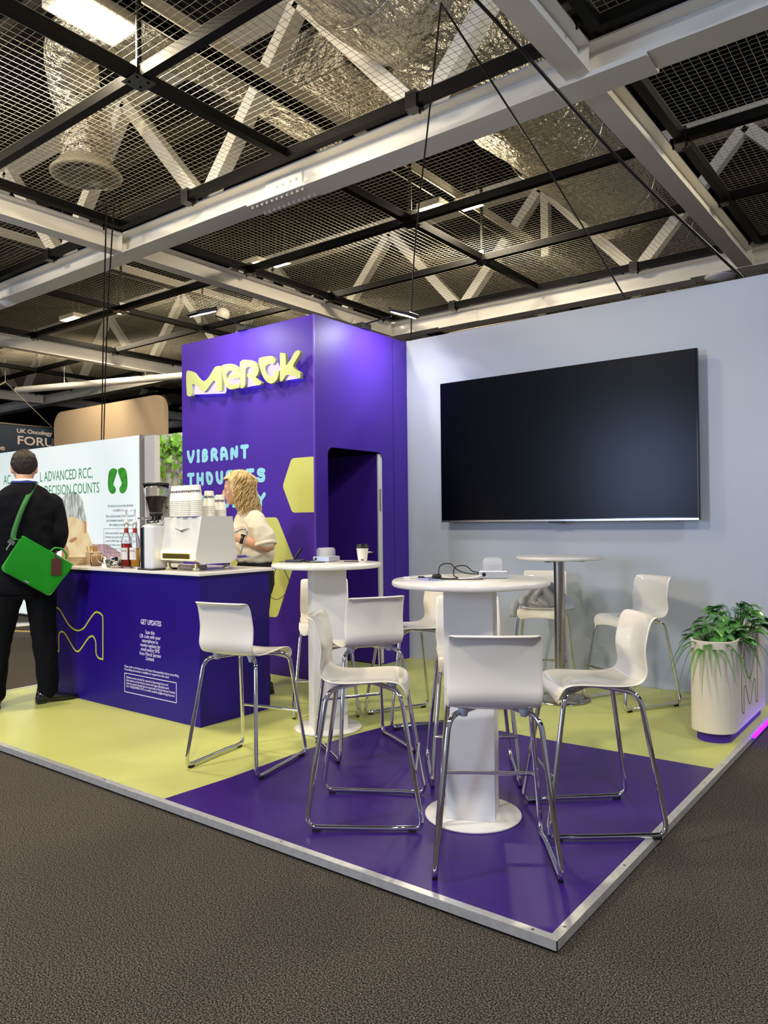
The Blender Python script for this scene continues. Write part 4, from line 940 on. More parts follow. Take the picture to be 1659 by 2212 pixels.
# cables dropping from the ceiling
def drop(pts, r, lab): return tag(MB().tube(spline(pts, 6), r, n=8).build('drop_cable', CABLE), lab, 'cable')
drop([(-1.46, 1.68, 4.46), (-1.9, 2.2, 4.16), (-2.6, 3.0, 3.55), (-3.14, 3.70, 3.0)], .0062, 'thin black cable dropping from the mesh to the corner of the booth and white wall')
drop([(-1.46, 1.68, 4.46), (-1.40, 1.85, 4.30), (-1.2, 2.8, 3.63), (-1.06, 3.67, 3.035)], .0065, 'black cable slanting from the mesh to the middle of the white wall top')
drop([(-1.42, 1.2, 4.52), (-1.25, 1.70, 4.42), (-.75, 2.75, 3.68), (-.22, 3.68, 3.035)], .011, 'thick black cable slanting from the mesh to the right end of the white wall top')
drop([(-5.80, 2.15, 4.50), (-5.60, 2.06, 4.46), (-5.62, 2.07, 4.38), (-6.83, 2.80, 3.62), (-8.02, 3.51, 2.405)], .0075, 'black cable running from the mesh down to the top of the lightbox wall')
drop([(-5.72, 2.05, 4.50), (-5.52, 2.10, 4.44), (-5.56, 2.11, 4.37), (-6.79, 2.82, 3.62), (-8.00, 3.53, 2.405)], .0075, 'second black cable beside the one running down to the lightbox wall top')
# a pipe brace crossing behind the booths
tag(MB().cyl((-14.1, 5.45, 4.04), (-9.5, 7.1, 4.08), .065, n=20).cyl((-11.255, 6.47, 4.1), (-11.255, 6.47, 4.206), .01, n=8).cyl((-13.0, 5.84, 4.1), (-13.0, 5.84, 4.42), .008, n=8).build('pipe_brace', BEAM), 'round pale pipe slanting above the beige panel at the left', 'pipe')
# ================================================================== neighbouring booth at the left
YB = 3.43
LBOX = mat('lightbox_fabric', '#eef5f4', emit='#dcecec', estr=.62, noise_scale=.5, noise_amt=.06)
t = thing('lightbox_wall', 'long glowing white lightbox wall with green headline and portrait at the left', 'exhibition wall', (-7.04, YB, 0))
MB().box((-5.2, 0, .02), (-.02, .16, 2.40)).build('frame', mat('grey_frame', '#8c8a88', rough=.5), t)
MB().box((-5.18, -.012, .04), (-.03, 0, 2.42)).build('fabric_face', LBOX, t)
MB().box((-.02, 0, .02), (.02, .16, 2.43)).build('end_profile', MATS['grey_frame'], t)
MB().box((.02, .04, .02), (.22, .12, 2.41)).build('return_panel', mat('white_return', '#dfe0e2', rough=.5), t)
GREEN = mat('green_print', '#4d9a68', rough=.6, backlit=.25)
def lt(body, x0, x1, z, size, m=GREEN, **k): return text(k.pop('name', 'headline'), body, size, m, on_y(x0 + 7.04, -.0135, z), t, width=x1 - x0, **k)
lt('AC', -10.47, -10.26, 1.94, .20)
lt('L ADVANCED RCC,', -9.42, -8.09, 1.94, .20)
lt('RY DECISION COUNTS', -9.53, -7.94, 1.74, .20)
GREY = mat('grey_print', '#8b9394', rough=.7)
for k, (a, b) in enumerate((('Full indications and prescribing information', .55), ('are available at the stand.', .32), ('Please consult the Summary of Product Characteristics', .64), ('and risk minimisation material for further information', .62), ('before making any prescribing decisions.', .5))):
    lt(a, -7.46 - b / 2, -7.46 + b / 2, 1.545 - .055 * k - (.02 if k > 1 else 0), .05, GREY, name='small_print')
for k, a in enumerate(('Adverse events should be reported. Reporting forms and', 'information can be found at https://yellowcard.mhra.gov.uk', 'or search for MHRA Yellow Card in the Google Play or Apple', 'App Store. Adverse events should also be reported to', '(UK) Limited. Tel: 020')):
    lt(a, -7.80, -7.80 + (.68 if k < 4 else .45), 1.20 - .05 * k, .045, GREY, name='small_print')
fr = MB(); q = [(-.79, .97), (-.06, .97), (-.06, 1.27), (-.79, 1.27)]
for a, b in zip(q, q[1:] + q[:1]): fr.bar((a[0], -.0135, a[1]), (b[0], -.0135, b[1]), .006, .001, up=(0, 1, 0))
fr.build('notice_frame', GREY, t)
# two green kidney shapes
KID = mat('kidney_green', '#43a236', rough=.5, backlit=.45, noise_scale=14, noise_amt=.35)
for s in (-1, 1):
    pl = [(.0, .16), (.06, .19), (.115, .15), (.135, .03), (.13, -.1), (.085, -.17), (.035, -.16), (.02, -.10), (.055, -.04), (.035, .03), (.015, .09)]
    sp = [(v.x, v.y) for v in spline([Vector((a, b, 0)) for a, b in pl], 3, True)]
    MB().prism([(s * (u + .006) * 1.5 - .475, v * .9 + 1.87) for u, v in sp], -.013, -.0145, lambda u, v, h: (u, h, v)).build('kidney_print', KID, t)
# portrait print: grey-haired man looking down
def blobp(name, pts, m, d, tns=3):
    sp = [(v.x, v.y) for v in spline([Vector((a + 7.04, b, 0)) for a, b in pts], tns, True)]
    return MB().prism(sp, -.0125, -.0125 - d, lambda u, v, h: (u, h, v)).build(name, m, t)
SKINP = mat('portrait_skin', '#e3c592', rough=.6, backlit=.45, noise_scale=5, noise_amt=.2, color2='#efe0b4'); HAIRP = mat('portrait_hair', '#dfe4dd', rough=.7, backlit=.45, noise_scale=11, color2='#7f8a84', stretch=(2.2, 1, .7)); SHIRTP = mat('portrait_shirt', '#cdaaae', rough=.7, backlit=.45, noise_scale=22, noise_amt=.35, stretch=(3, 1, .3)); SHADEP = mat('portrait_shade', '#b98c68', rough=.7, backlit=.45)
blobp('portrait_shirt', [(-8.19, 1.14), (-8.09, 1.07), (-7.79, 1.07), (-7.59, 1.01), (-7.43, .93), (-7.3, .6), (-7.4, .3), (-8.2, .3), (-8.09, .94)], SHIRTP, .0006)
blobp('portrait_face', [(-8.84, 1.37), (-8.63, 1.44), (-8.34, 1.39), (-8.24, 1.27), (-8.12, 1.11), (-8.08, .96), (-8.09, .6), (-8.5, .4), (-8.75, .6), (-8.84, 1.1)], SKINP, .0009)
blobp('portrait_hair', [(-8.83, 1.66), (-8.74, 1.75), (-8.51, 1.77), (-8.34, 1.67), (-8.28, 1.52), (-8.22, 1.36), (-8.3, 1.33), (-8.37, 1.39), (-8.63, 1.43), (-8.79, 1.32), (-8.88, 1.4)], HAIRP, .0012)
blobp('portrait_ear', [(-8.28, 1.37), (-8.23, 1.35), (-8.24, 1.22), (-8.28, 1.23)], mat('portrait_ear', '#cf8a62', rough=.6, backlit=.45), .0015)
blobp('portrait_brow', [(-8.66, 1.11), (-8.51, 1.16), (-8.46, 1.13), (-8.6, 1.08)], SHADEP, .0014)
blobp('portrait_hand', [(-8.84, 1.03), (-8.75, 1.05), (-8.66, .95), (-8.69, .6), (-8.84, .6)], SHADEP, .0013)
# beige rounded panel higher behind it
BEIGE = mat('beige_panel', '#c3ab8c', rough=.6)
rp = [(0, 0)] + [(.28 - .28 * math.cos(a), 3.60 - .28 + .28 * math.sin(a)) for a in [i * PI / 12 for i in range(7)]] + [(3.64 - .28 + .28 * math.sin(a), 3.60 - .28 + .28 * math.cos(a)) for a in [i * PI / 12 for i in range(7)]] + [(3.64, 0)]
o = MB().prism(rp, 0, .08, lambda u, v, h: (u, h, v)).build('booth_panel', BEIGE); o.location = (-13.68, 6.0, .0); tag(o, 'tall beige panel with rounded top corners behind the lightbox wall', 'panel')
# white slatted screen with ivy
t = thing('slat_screen', 'white upright slat screen behind the counter with ivy hanging over it', 'screen', (-8.55, 4.9, 0))
for k in range(12): MB().box((.17 * k - .8, -.04, 0), (.17 * k - .71, .06, 2.55)).build('slat', WHITE_BOARD, t)
MB().box((-.85, -.05, 2.55), (1.25, .07, 2.66)).build('top_rail', WHITE_BOARD, t)
IVY = mat('ivy_green', '#8fc046', rough=.45, noise_scale=5, noise_amt=.4, color2='#5c9a30')
mb = MB(); r3 = random.Random(11)
def ivy_leaf(p, s):
    M = Matrix.Translation(p) @ Euler((r3.uniform(.9, 2.0), r3.uniform(-.6, .6), r3.uniform(-.5, .9))).to_matrix().to_4x4()
    P = [(0, -.5), (.35, -.45), (.55, -.05), (.25, .1), (.1, .6), (-.1, .6), (-.25, .1), (-.55, -.05), (-.35, -.45)]
    mb.add([M @ Vector((a * s, b * s, .1 * s * abs(a))) for a, b in P], [tuple(range(9))])
for k in range(230):
    ivy_leaf(Vector((-8.7 + r3.uniform(-.5, 1.35), 4.78 + r3.uniform(-.05, .12), 2.62 - abs(r3.gauss(0, .17)))), r3.uniform(.07, .12))
for x, n in ((-8.40, 9), (-8.02, 14), (-7.75, 8), (-7.6, 15), (-7.35, 10), (-8.2, 5)):
    mb.tube([Vector((x, 4.8, 2.5 - .11 * i)) + Vector((r3.uniform(-.02, .02), 0, 0)) for i in range(n)], .004, n=5)
    for i in range(n): ivy_leaf(Vector((x + r3.uniform(-.06, .06), 4.78, 2.5 - .115 * i)), r3.uniform(.08, .12))
tag(mb.build('ivy', IVY), 'green ivy trailing over the white slat screen', 'plant')
area('booth_spot', (-7.2, 4.0, 3.2), (-8.0, 4.9, 2.1), .15, .15, 16, WHITE)
# hanging banner of the hall
t = thing('hanging_banner', 'dark blue hanging banner with pale lettering at the far left', 'banner', (-13.95, 5.2, 2.2))
MB().box((-.03, -3.6, 0), (0, 1.6, 1.12)).build('banner_face', mat('navy_banner', '#0d1430', rough=.5, noise_scale=.6, color2='#173040'), t)
MB().cyl((0, -3.6, 1.13), (0, 1.6, 1.13), .018, n=10).build('top_bar', STEEL, t)
BT = mat('banner_print', '#b6a9a4', rough=.6)
text('banner_text', 'UK Oncology', .115, BT, on_x(.003, .17, .97), t, width=.74, bold=.003)
text('banner_text', 'FORU', .24, BT, on_x(.003, .17, .74), t, width=.75, bold=.004)
text('banner_text', 'i', .28, mat('amber_print', '#c99a2a', rough=.6), on_x(.003, .95, .74), t, bold=.006)
text('banner_text', 'ge', .15, BT, on_x(.003, -.26, .60), t, width=.20, bold=.002)
MB().tube([(0, -.05, 1.95), (0, .9, 1.15)], .006).tube([(0, -.05, 1.95), (0, -1.2, 1.15)], .012).tube([(0, -.05, 1.95), (0, -.05, 2.4)], .006).build('sling', mat('rope', '#b8ae92', rough=.8), t)
# yellow-edged cable ramp and white round plate on the carpet beyond the counter
t = thing('cable_ramp', 'low grey cable ramp with a yellow edge on the carpet beyond the counter', 'ramp', (-8.4, 2.3, 0), math.radians(20))
MB().prism([(-.12, 0), (-.06, .04), (.06, .04), (.12, 0)], -.9, .9, lambda u, v, h: (h, u, v)).build('ramp', mat('ramp_grey', '#4a4744', rough=.8), t)
MB().box((-.9, .03, .036), (.9, .1, .042)).build('warning_strip', mat('ramp_yellow', '#d6b23a', rough=.6), t)
o = MB().lathe([(0, 0), (.20, 0), (.20, .008), (0, .012)], n=32).build('floor_plate', WHITE_LAM); o.location = (-9.0, 2.9, 0); tag(o, 'white round table foot on the carpet beyond the counter', 'table foot')
# ================================================================== people
def ell(c, rx, ry, n=28, lean=0.0, pw=1.0):
    out = []
    for i in range(n):
        a = 2 * PI * i / n; ca, sa = math.cos(a), math.sin(a)
        x = abs(ca) ** pw * rx * (1 if ca >= 0 else -1); y = abs(sa) ** pw * ry * (1 if sa >= 0 else -1)
        out.append(Vector((c[0] + x, c[1] + y, c[2] + y * lean)))
    return out
def trunk(mb, st, n=28, pw=.85):
    z = [s[0] for s in st]; pts = []
    for k in range(len(st) - 1):
        for q in range(3):
            t = q / 3; t2 = t * t * (3 - 2 * t) if False else t
            pts.append([st[k][m] * (1 - t2) + st[k + 1][m] * t2 for m in range(5)])
    pts.append(st[-1]); mb.rings([ell((p[1], p[2], p[0]), p[3], p[4], n, pw=pw) for p in pts])
def limb(mb, pts, rad, n=16):
    P = spline(pts, 6); R = [r.x for r in spline([Vector((r, 0, 0)) for r in rad], 6)]
    d0 = (P[0] - P[1]).normalized(); d1 = (P[-1] - P[-2]).normalized()
    P = [P[0] + d0 * R[0] * .8] + P + [P[-1] + d1 * R[-1] * .8]; R = [R[0] * .45] + R + [R[-1] * .45]
    mb.tube(P, R, n=n)
def blob(mb, c, r, M=None, n=16):
    c = Vector(c)
    def f(u, v):
        a = 2 * PI * u; b = PI * (v - .5); p = Vector((r[0] * math.cos(a) * math.cos(b), r[1] * math.sin(a) * math.cos(b), r[2] * math.sin(b)))
        return (M @ p if M is not None else p) + c
    mb.grid(f, n, n // 2 + 1, closed_u=True)
HEAD = [(0.0, .064, .022, .022), (.012, .056, .040, .042), (.035, .040, .056, .066), (.07, .026, .067, .086), (.11, .016, .074, .096), (.15, .010, .077, .100), (.19, .005, .072, .094), (.215, .0, .055, .072), (.23, -.004, .032, .042), (.237, -.005, .008, .012)]
def head_at(z):
    z = max(0, min(.2369, z))
    for a, b in zip(HEAD, HEAD[1:]):
        if a[0] <= z <= b[0]:
            t = (z - a[0]) / (b[0] - a[0]); return [a[i] * (1 - t) + b[i] * t for i in range(4)]
def head(mb, M, k=1.0):
    def rr(s): return [M @ (p * k) for p in ell((0, s[1], s[0]), s[2], s[3], 28)]
    zs = [i / 28 * .2369 for i in range(29)]
    mb.rings([rr((z,) + tuple(head_at(z)[1:])) for z in zs])
    def add(c, r, rot=None):
        c = Vector(c); m2 = MB(); blob(m2, (0, 0, 0), r, rot); mb.add([M @ ((Vector(v) + c) * k) for v in m2.v], m2.f, True)
    add((0, .112, .098), (.0125, .022, .030), Matrix.Rotation(.30, 3, 'X')); add((0, .127, .083), (.016, .014, .011)); add((.011, .118, .079), (.008, .010, .008)); add((-.011, .118, .079), (.008, .010, .008))
    add((0, .104, .056), (.024, .011, .0065)); add((0, .101, .047), (.020, .011, .0075)); add((0, .082, .018), (.022, .018, .018))
    add((.030, .094, .135), (.026, .012, .010)); add((-.030, .094, .135), (.026, .012, .010)); add((.042, .074, .085), (.022, .020, .022)); add((-.042, .074, .085), (.022, .020, .022))
    for s in (-1, 1): add((s * .079, .0, .108), (.012, .021, .034), Matrix.Rotation(-.2, 3, 'X')); add((s * .083, -.008, .125), (.010, .014, .014)); add((s * .030, .100, .119), (.016, .010, .011))
def hand(mb, w, d, nrm, thumb, k=1.0, curl=.5):
    """palm and five unequal bent fingers; d = direction, nrm = back of hand, thumb = +1/-1 side"""
    w = Vector(w); d = Vector(d).normalized(); nrm = Vector(nrm); nrm = (nrm - d * nrm.dot(d)).normalized(); s = d.cross(nrm) * thumb
    B = Matrix((s, d, nrm)).transposed()
    P = lambda x, y, z: w + B @ (Vector((x, y, z)) * k)
    mb.rings([[P(x * a, y, z * b) for x, z in [(math.cos(q), math.sin(q)) for q in [2 * PI * i / 14 for i in range(14)]]] for y, a, b in ((-.01, .026, .019), (.02, .033, .016), (.055, .041, .014), (.088, .040, .012), (.098, .036, .009))])
    for i, (x, L) in enumerate(((.030, .070), (.010, .078), (-.011, .072), (-.031, .056))):
        c = curl * (1 + .15 * i); pts = [P(x, .085, 0)]; a = 0; p = [0.085, 0.0]
        for seg, f in ((.45, .35), (.32, .8), (.23, .7)):
            a += c * f; p = [p[0] + L * seg * math.cos(a), p[1] - L * seg * math.sin(a)]; pts.append(P(x * (1 + .1), p[0], p[1]))
        mb.tube(spline(pts, 4), [.0092 * k - .0003 * k * j for j in range(13)], n=10)
        blob(mb, pts[-1], (.0068 * k,) * 3, n=10)
    pts = [P(.020, .012, -.004), P(.046, .034, -.010), P(.058, .062, -.018), P(.056, .086, -.026)]
    mb.tube(spline(pts, 4), [.0155 * k, .0145 * k, .0135 * k, .0125 * k, .012 * k, .0115 * k, .0115 * k, .011 * k, .0105 * k, .010 * k, .010 * k, .009 * k, .008 * k], n=10); blob(mb, pts[-1], (.008 * k,) * 3, n=10)
def skin(mb, name, m, par, vox, smooth=4, fold=0, amp=.008):
    o = mb.build(name, m, par); r = o.modifiers.new('r', 'REMESH'); r.mode = 'VOXEL'; r.voxel_size = vox; r.use_smooth_shade = True
    s = o.modifiers.new('s', 'SMOOTH'); s.factor = .5; s.iterations = smooth
    o = baked(o)
    if fold:
        nr = [v.normal.copy() for v in o.data.vertices]
        for v in o.data.vertices:
            q = v.co; n1 = noise.noise(Vector((q.x * 9 + q.z * 5, q.y * 9, q.z * fold * 1.6 - q.x * 6))); n2 = noise.noise(Vector((q.x * 22, q.y * 22 + 5, q.z * fold * 3)))
            v.co = q + nr[v.index] * (amp * (1 - 2 * abs(n1)) + amp * .4 * n2)
        o.data.update()
    return o
SKIN = mat('skin', '#d8a888', rough=.5, noise_scale=20, noise_amt=.06); SKIN2 = mat('tanned_skin', '#d0a080', rough=.5, noise_scale=20, noise_amt=.08)
# ------------------------------------------------------------------ man in a dark suit seen from behind
SUIT = mat('navy_suit', '#08090f', rough=.9, spec=.2, bump=.25, bump_scale=9)
t = thing('person', 'person in a dark suit seen from behind at the counter, green bag on the shoulder', 'person', (-4.40, .615, .0405), math.radians(63))
b = MB()
Hm = Matrix.Translation((0, .015, 1.585)) @ Matrix.Rotation(-.12, 4, 'X')
head(b, Hm)
limb(b, [Vector((0, -.02, 1.44)), Vector((0, -.01, 1.54)), Vector((0, .015, 1.64))], [.07, .060, .058])
trunk(b, [(.80, 0, 0, .12, .10), (.9, 0, 0, .165, .115), (1.05, 0, 0, .15, .105), (1.3, 0, 0, .175, .115), (1.44, 0, 0, .18, .10), (1.52, 0, 0, .08, .07)])
for s, ft in ((1, .15), (-1, -.20)):
    limb(b, [Vector((s * .17, -.01, 1.44)), Vector((s * .220, -.02, 1.30)), Vector((s * .226, -.03, 1.19)), Vector((s * .203, .08, 1.14)), Vector((s * .18, .20, 1.13))], [.045, .040, .038, .034, .028])
    hand(b, (s * .175, .22, 1.125), (-s * .25, .95, .05), (s * .5, 0, .9), -s if s > 0 else 1, 1.0, .6)
    limb(b, [Vector((s * .09, 0, .85)), Vector((ft * .9, .02, .46)), Vector((ft, -.02, .09))], [.08, .055, .042])
    limb(b, [Vector((ft, -.02, .08)), Vector((ft + (.03 if s > 0 else 0), -.01, .045))], [.034, .026])
body = skin(b, 'body', SKIN, t, .007)
b = MB()
trunk(b, [(.80, 0, -.0, .20, .150), (.84, 0, 0, .212, .158), (1.0, 0, 0, .205, .148), (1.15, 0, .0, .200, .142), (1.30, 0, 0, .208, .146), (1.42, 0, -.005, .222, .140), (1.50, 0, -.012, .196, .116), (1.55, 0, -.015, .135, .098), (1.585, 0, -.01, .082, .082), (1.605, 0, -.008, .076, .078)])
for s in (-1, 1): limb(b, [Vector((s * .180, -.005, 1.455)), Vector((s * .222, -.02, 1.30)), Vector((s * .228, -.03, 1.19)), Vector((s * .205, .08, 1.14)), Vector((s * .18, .20, 1.13))], [.076, .066, .060, .054, .048])
j = skin(b, 'suit_jacket', SUIT, t, .010, 3, 4, .007)
b = MB()
trunk(b, [(.76, 0, 0, .15, .12), (.85, 0, 0, .185, .135), (.95, 0, 0, .185, .135), (1.02, 0, 0, .17, .125)])
for s, ft in ((1, .15), (-1, -.20)): limb(b, [Vector((s * .10, 0, .86)), Vector((ft * .82, .015, .5)), Vector((ft * .95, -.01, .25)), Vector((ft, -.02, .075))], [.110, .084, .074, .070])
skin(b, 'trousers', SUIT, t, .010, 3, 4, .007)
SHOE = mat('black_leather', '#08080a', rough=.25, coat=.4)
def shoe(ft, rot):
    b = MB(); b.rings([ell((0, y, 0), .001, .001, 16) if 0 else [Vector((w * math.cos(a), y, max(0.001, h * (.5 + .5 * math.sin(a))))) for a in [2 * PI * i / 16 for i in range(16)]] for y, w, h in ((-.085, .02, .05), (-.075, .036, .085), (-.03, .040, .095), (.03, .040, .085), (.09, .045, .058), (.15, .042, .045), (.20, .026, .034), (.222, .008, .02))])
    b.box((-.036, -.082, 0), (.036, -.02, .022))
    o = b.build('shoe', SHOE, t); o.location = (ft, -.03, 0); o.rotation_euler = (0, 0, rot)
shoe(.15, -1.35); shoe(-.20, .1)
# hair, collar, lanyard
HAIR = mat('brown_hair', '#2e2017', rough=.55, noise_scale=60, noise_amt=.5, bump=.6, bump_scale=120, stretch=(1, 1, .25))
def cap(hairline, off, M, amp=.004, fs=40):
    def f(u, v):
        a = 2 * PI * u; z0 = hairline(a); z = z0 + (.2365 - z0) * v; s = head_at(z)
        k = off * min(1, .25 + v * 6) + amp * noise.noise(Vector((math.cos(a) * fs * .1, math.sin(a) * fs * .1, z * fs)))
        return M @ Vector((math.cos(a) * (s[2] + k), s[1] + math.sin(a) * (s[3] + k), z + k * max(0, (v - .7) / .3)))
    return MB().grid(f, 48, 20, closed_u=True)
hl = lambda a: .045 + .06 * abs(math.cos(a)) ** 2 + .10 * max(0, math.sin(a)) ** .7
o = cap(hl, .014, Hm, .005).build('hair', HAIR, t)
tufts = MB()
for k in range(26):
    a = random.uniform(0, 2 * PI); r = random.uniform(0, .05); p = Hm @ Vector((r * math.cos(a) - .02, r * math.sin(a) - .03, .243)); tufts.tube([p, p + Vector((random.uniform(-.02, .02), random.uniform(-.015, .015), random.uniform(.012, .03)))], [.0016, .0004], n=4)
tufts.build('hair_tuft', HAIR, o)
MB().lathe([(.070, 1.565), (.068, 1.60), (.064, 1.622), (.061, 1.622), (.064, 1.60), (.066, 1.565)], (0, -.006, 0), 32).build('shirt_collar', mat('white_shirt', '#e6e6ea', rough=.7), t)
P = [Vector((.085 * math.cos(a) , -.012 + .088 * math.sin(a), 1.598 - .05 * (math.sin(a) > .2) * (math.sin(a)))) for a in [PI + PI * i / 20 for i in range(21)]]
lany = MB(); lany.add([q + Vector((0, 0, dz)) for q in P for dz in (-.006, .006)], [(2 * i, 2 * i + 2, 2 * i + 3, 2 * i + 1) for i in range(20)], True); lany.tube([P[-1], Vector((.09, .12, 1.45)), Vector((.02, .165, 1.2))], .004).tube([P[0], Vector((-.09, .12, 1.45)), Vector((.0, .165, 1.2))], .004)
lany.build('lanyard', mat('blue_lanyard', '#2b3f9a', rough=.6), t)
# green satchel on his back
GRN = mat('green_leather', '#128a10', rough=.32, coat=.25, noise_scale=4, noise_amt=.12); GRN2 = mat('green_gusset', '#3aa53a', rough=.4)
MT = Matrix.Translation((-4.42, .60, .0405)) @ Matrix.Rotation(math.radians(63), 4, 'Z')
bagM = MT @ Matrix.Translation((.10, -.245, .995)) @ Matrix.Rotation(math.radians(4), 4, 'Z') @ Matrix.Rotation(math.radians(33), 4, 'Y')
t = thing('satchel', 'bright green leather satchel hanging on the back of the person in the suit', 'bag'); t.matrix_world = bagM
out = round_poly([(-.185, -.135), (.185, -.135), (.195, .125), (-.195, .125)], .03)
MB().prism(out, .0, .09, lambda u, v, h: (u, h, v)).build('bag_body', GRN2, t, bevel=.012)
flap = round_poly([(-.175, -.125), (.165, -.128), (.195, .05), (.196, .135), (-.196, .135), (-.19, .0)], .035)
MB().prism(flap, -.014, -.002, lambda u, v, h: (u, h, v)).build('flap', GRN, t, bevel=.005)
MB().box((-.196, -.012, .118), (.196, .088, .138)).build('flap_top', GRN, t, bevel=.009)
MB().tube(spline([(.02, .04, .135), (.03, .04, .17), (.075, .04, .19), (.125, .04, .17), (.135, .04, .135)]), .007).build('handle', GRN, t)
tg = MB().box((-.033, -.004, -.12), (.033, .002, .0)).tube([(0, 0, 0), (-.01, 0, .03), (0, .01, .05)], .006).build('luggage_tag', mat('brown_leather', '#4a2416', rough=.5), t, bevel=.006); tg.location = (.075, -.022, .115); tg.rotation_euler = (0, -math.radians(30), 0)
MB().box((-.02, -.018, -.13), (.02, .02, -.118)).build('clasp', STEEL, t, bevel=.003)
inv = bagM.inverted()
def L(x, y, z): return inv @ (MT @ Vector((x, y, z)))
sp = spline([Vector((-.19, .04, .11)), L(-.05, -.20, 1.20), L(-.015, -.185, 1.34), L(.035, -.16, 1.47), L(.085, -.09, 1.575), L(.10, .0, 1.60)], 6)
sb = MB(); side = inv.to_3x3() @ (MT.to_3x3() @ Vector((1, 0, 0))); side.normalize()
sb.add([p + side * w for p in sp for w in (-.018, .018)], [(2 * i, 2 * i + 1, 2 * i + 3, 2 * i + 2) for i in range(len(sp) - 1)], True)
o = sb.build('shoulder_strap', mat('green_strap', '#2a6a2c', rough=.5), t); so_ = o.modifiers.new('s', 'SOLIDIFY'); so_.thickness = .004
bk = MB().box((-.022, -.008, -.014), (.022, .004, .014)).tube([(0, -.005, -.014), (0, -.008, -.05), (.004, -.005, -.06)], .005).build('buckle', STEEL, t); bk.location = L(-.062, -.212, 1.17)

# ------------------------------------------------------------------ woman with curly fair hair behind the counter
t = thing('person', 'person with curly fair hair and cream shirt working behind the espresso machine', 'person', (-3.295, 1.827, .0405), math.radians(150))
b = MB()
HMW = Matrix.Translation((.02, .10, 1.435)) @ Matrix.Rotation(math.radians(-24), 4, 'Z') @ Matrix.Rotation(-.10, 4, 'X')
head(b, HMW, .97)
limb(b, [Vector((0, .02, 1.30)), Vector((0.005, .05, 1.39)), Vector((.015, .09, 1.49))], [.060, .049, .050])
trunk(b, [(.76, 0, 0, .12, .10), (.86, 0, 0, .165, .125), (1.0, 0, 0, .13, .095), (1.15, 0, .01, .14, .105), (1.26, 0, .025, .15, .10), (1.35, 0, .035, .12, .075), (1.39, 0, .04, .06, .055)])
# camera side arm bent, hand on the machine; the other arm reaches in beside it
limb(b, [Vector((-.15, .025, 1.325)), Vector((-.225, -.055, 1.135)), Vector((-.215, -.02, 1.12)), Vector((-.155, .13, 1.165)), Vector((-.135, .18, 1.18))], [.048, .046, .043, .031, .027])
hand(b, (-.13, .19, 1.183), (.25, .9, -.05), (-.4, 0, .9), -1, .92, .8)
limb(b, [Vector((.15, .025, 1.325)), Vector((.20, -.02, 1.13)), Vector((.10, .21, 1.13))], [.046, .041, .027])
hand(b, (.095, .225, 1.13), (-.25, .95, .0), (.4, 0, .9), 1, .92, .8)
for s in (-1, 1):
    limb(b, [Vector((s * .085, 0, .82)), Vector((s * .09, .01, .45)), Vector((s * .09, -.02, .09))], [.085, .058, .04])
    limb(b, [Vector((s * .09, -.02, .05)), Vector((s * .10, .10, .035))], [.038, .026])
skin(b, 'body', SKIN2, t, .0062)
SHIRT = mat('cream_shirt', '#e2d9c4', rough=.8, bump=.5, bump_scale=7)
b = MB()
trunk(b, [(.985, 0, .0, .135, .105), (1.0, 0, .0, .165, .130), (1.05, 0, .0, .182, .145), (1.15, 0, .012, .168, .132), (1.25, 0, .028, .170, .128), (1.32, 0, .035, .158, .100), (1.365, 0, .038, .11, .075), (1.395, 0, .045, .068, .062), (1.405, 0, .048, .062, .058)])
for s in (-1, 1):
    e = Vector((-.225, -.035, 1.165)) if s < 0 else Vector((.205, -.0, 1.165))
    limb(b, [Vector((s * .145, .03, 1.32)), Vector((s * .195, .012, 1.25)), e], [.066, .070, .076])
o = skin(b, 'shirt', SHIRT, t, .009, 3, 7, .009)
cf = MB(); cf.lathe([(.070, 0), (.083, .0), (.083, .022), (.070, .022)], n=24); c = cf.build('sleeve_cuff', SHIRT, t); c.location = (-.225, -.035, 1.12); c.rotation_euler = (-.1, .25, 0)
col = MB()
for s in (-1, 1): col.add([Vector((s * .060, .03, 1.415)), Vector((s * .012, .105, 1.385)), Vector((s * .055, .13, 1.335)), Vector((s * .095, .055, 1.365))], [(0, 1, 2, 3)])
k_ = col.build('shirt_collar', SHIRT, t); so_ = k_.modifiers.new('s', 'SOLIDIFY'); so_.thickness = .004
TR = mat('black_trousers', '#0c0c0f', rough=.8)
b = MB(); trunk(b, [(.74, 0, 0, .14, .11), (.82, 0, 0, .18, .14), (.92, 0, 0, .172, .135), (1.0, 0, 0, .15, .115), (1.02, 0, 0, .145, .11)])
for s in (-1, 1): limb(b, [Vector((s * .09, 0, .82)), Vector((s * .092, .01, .45)), Vector((s * .092, -.015, .07))], [.105, .082, .075])
skin(b, 'trousers', TR, t, .010, 3, 4, .007)
for s in (-1, 1): shoe(s * .095, -s * .12)
w = MB(); w.lathe([(.030, -.011), (.034, -.011), (.034, .011), (.030, .011)], n=24); w.box((-.018, -.039, -.02), (.018, -.03, .02))
o = w.build('watch', BLACK, t); o.location = (-.158, .125, 1.164); o.rotation_euler = (math.radians(-72), 0, math.radians(-20))
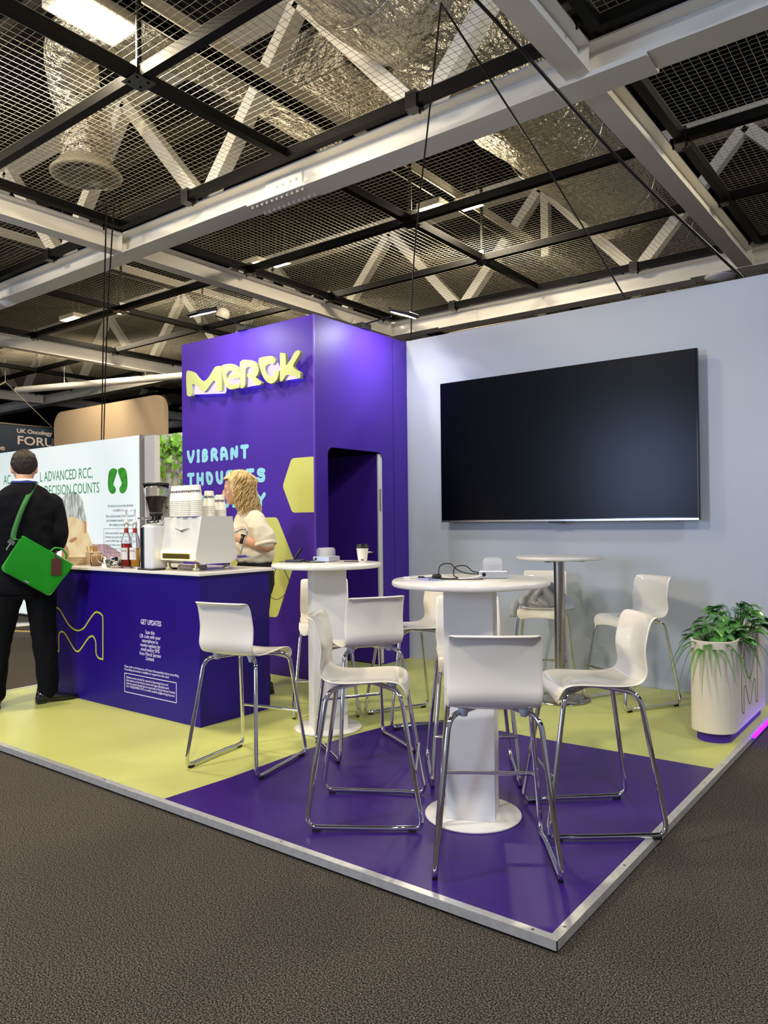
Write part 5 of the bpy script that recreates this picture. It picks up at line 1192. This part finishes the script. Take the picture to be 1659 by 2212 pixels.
# curly hair: a shell and loose wavy locks
FAIR = mat('fair_hair', '#b08a4e', rough=.5, noise_scale=26, color2='#e6cf95', bump=.5, bump_scale=90)
hl2 = lambda a: .02 + .17 * max(0.0, min(1.0, (math.sin(a) - .05) / .45)) ** .8
o = cap(hl2, .020, HMW, .006, 30).build('hair', FAIR, t)
lk = MB(); lk2 = MB(); r4 = random.Random(3)
for k in range(260):
    a = r4.uniform(math.radians(40), math.radians(500)) ; a = math.radians(90) + r4.choice((-1, 1)) * r4.uniform(math.radians(97), math.radians(180))
    fr_ = abs(a - PI / 2); ln = r4.uniform(.27, .36); ph = r4.uniform(0, 6); fq = r4.uniform(6.5, 9); am = r4.uniform(.008, .018); lay = r4.uniform(.006, .046)
    pts = []
    for i in range(19):
        s = i / 18; z = .238 - ln * max(0, s - .12) / .88 if s > .12 else .238
        sc_ = min(1, s / .28); zz = max(z, .085); h = head_at(min(zz, .232)); bell = .055 * max(0, (s - .3)) 
        tight = .6 + .4 * sc_
        rx = (h[2] + lay + bell) * (sc_ ** .6 if s < .28 else 1); ry = (h[3] + lay + bell) * (sc_ ** .6 if s < .28 else 1)
        wv = am * math.sin(ph + s * fq * 2.4) * min(1, s * 3); wt = am * 1.4 * math.cos(ph + s * fq * 2.4) * min(1, s * 3)
        p = Vector((math.cos(a) * (rx + wv) - math.sin(a) * wt, (h[1] if z > .06 else .02) + math.sin(a) * (ry + wv) + math.cos(a) * wt, z + .012))
        pts.append(HMW @ (p * .97))
    (lk if k % 5 < 3 else lk2).tube(pts, [.0054 * (1 - .55 * (i / 18) ** 2) for i in range(19)], n=5)
lk.build('hair_lock', mat('honey_hair', '#a97f42', rough=.45, noise_scale=40, color2='#d9bd80'), o); lk2.build('hair_lock', mat('pale_hair', '#ead9a8', rough=.45, noise_scale=40, color2='#c8a665'), o)
EYE = mat('eye_white', '#e9e4dc', rough=.2); IRIS = mat('dark_iris', '#2d2a24', rough=.15)
for s in (-1, 1):
    m = MB(); blob(m, (0, 0, 0), (.011,) * 3, n=14); e = m.build('eye', EYE, t); e.location = HMW @ (Vector((s * .030, .094, .116)) * .97)
    m = MB(); blob(m, (0, 0, 0), (.0055, .004, .0055), n=12); i_ = m.build('iris', IRIS, e); i_.location = HMW.to_3x3() @ Vector((0, .009, -.001))
m = MB(); 
for s in (-1, 1): m.tube([HMW @ (Vector((s * x, y, z)) * .97) for x, y, z in ((.014, .107, .138), (.030, .104, .143), (.046, .090, .139))], [.002, .0025, .001], n=6)
m.build('eyebrow', mat('brow_hair', '#8a6a40', rough=.8), t)
m = MB(); m.tube([HMW @ (Vector((x, y, .0515)) * .97) for x, y in ((-.02, .107), (0, .1135), (.02, .107))], [.0015, .003, .0015], n=6); m.build('lips', mat('lip_pink', '#b5655a', rough=.4), t)
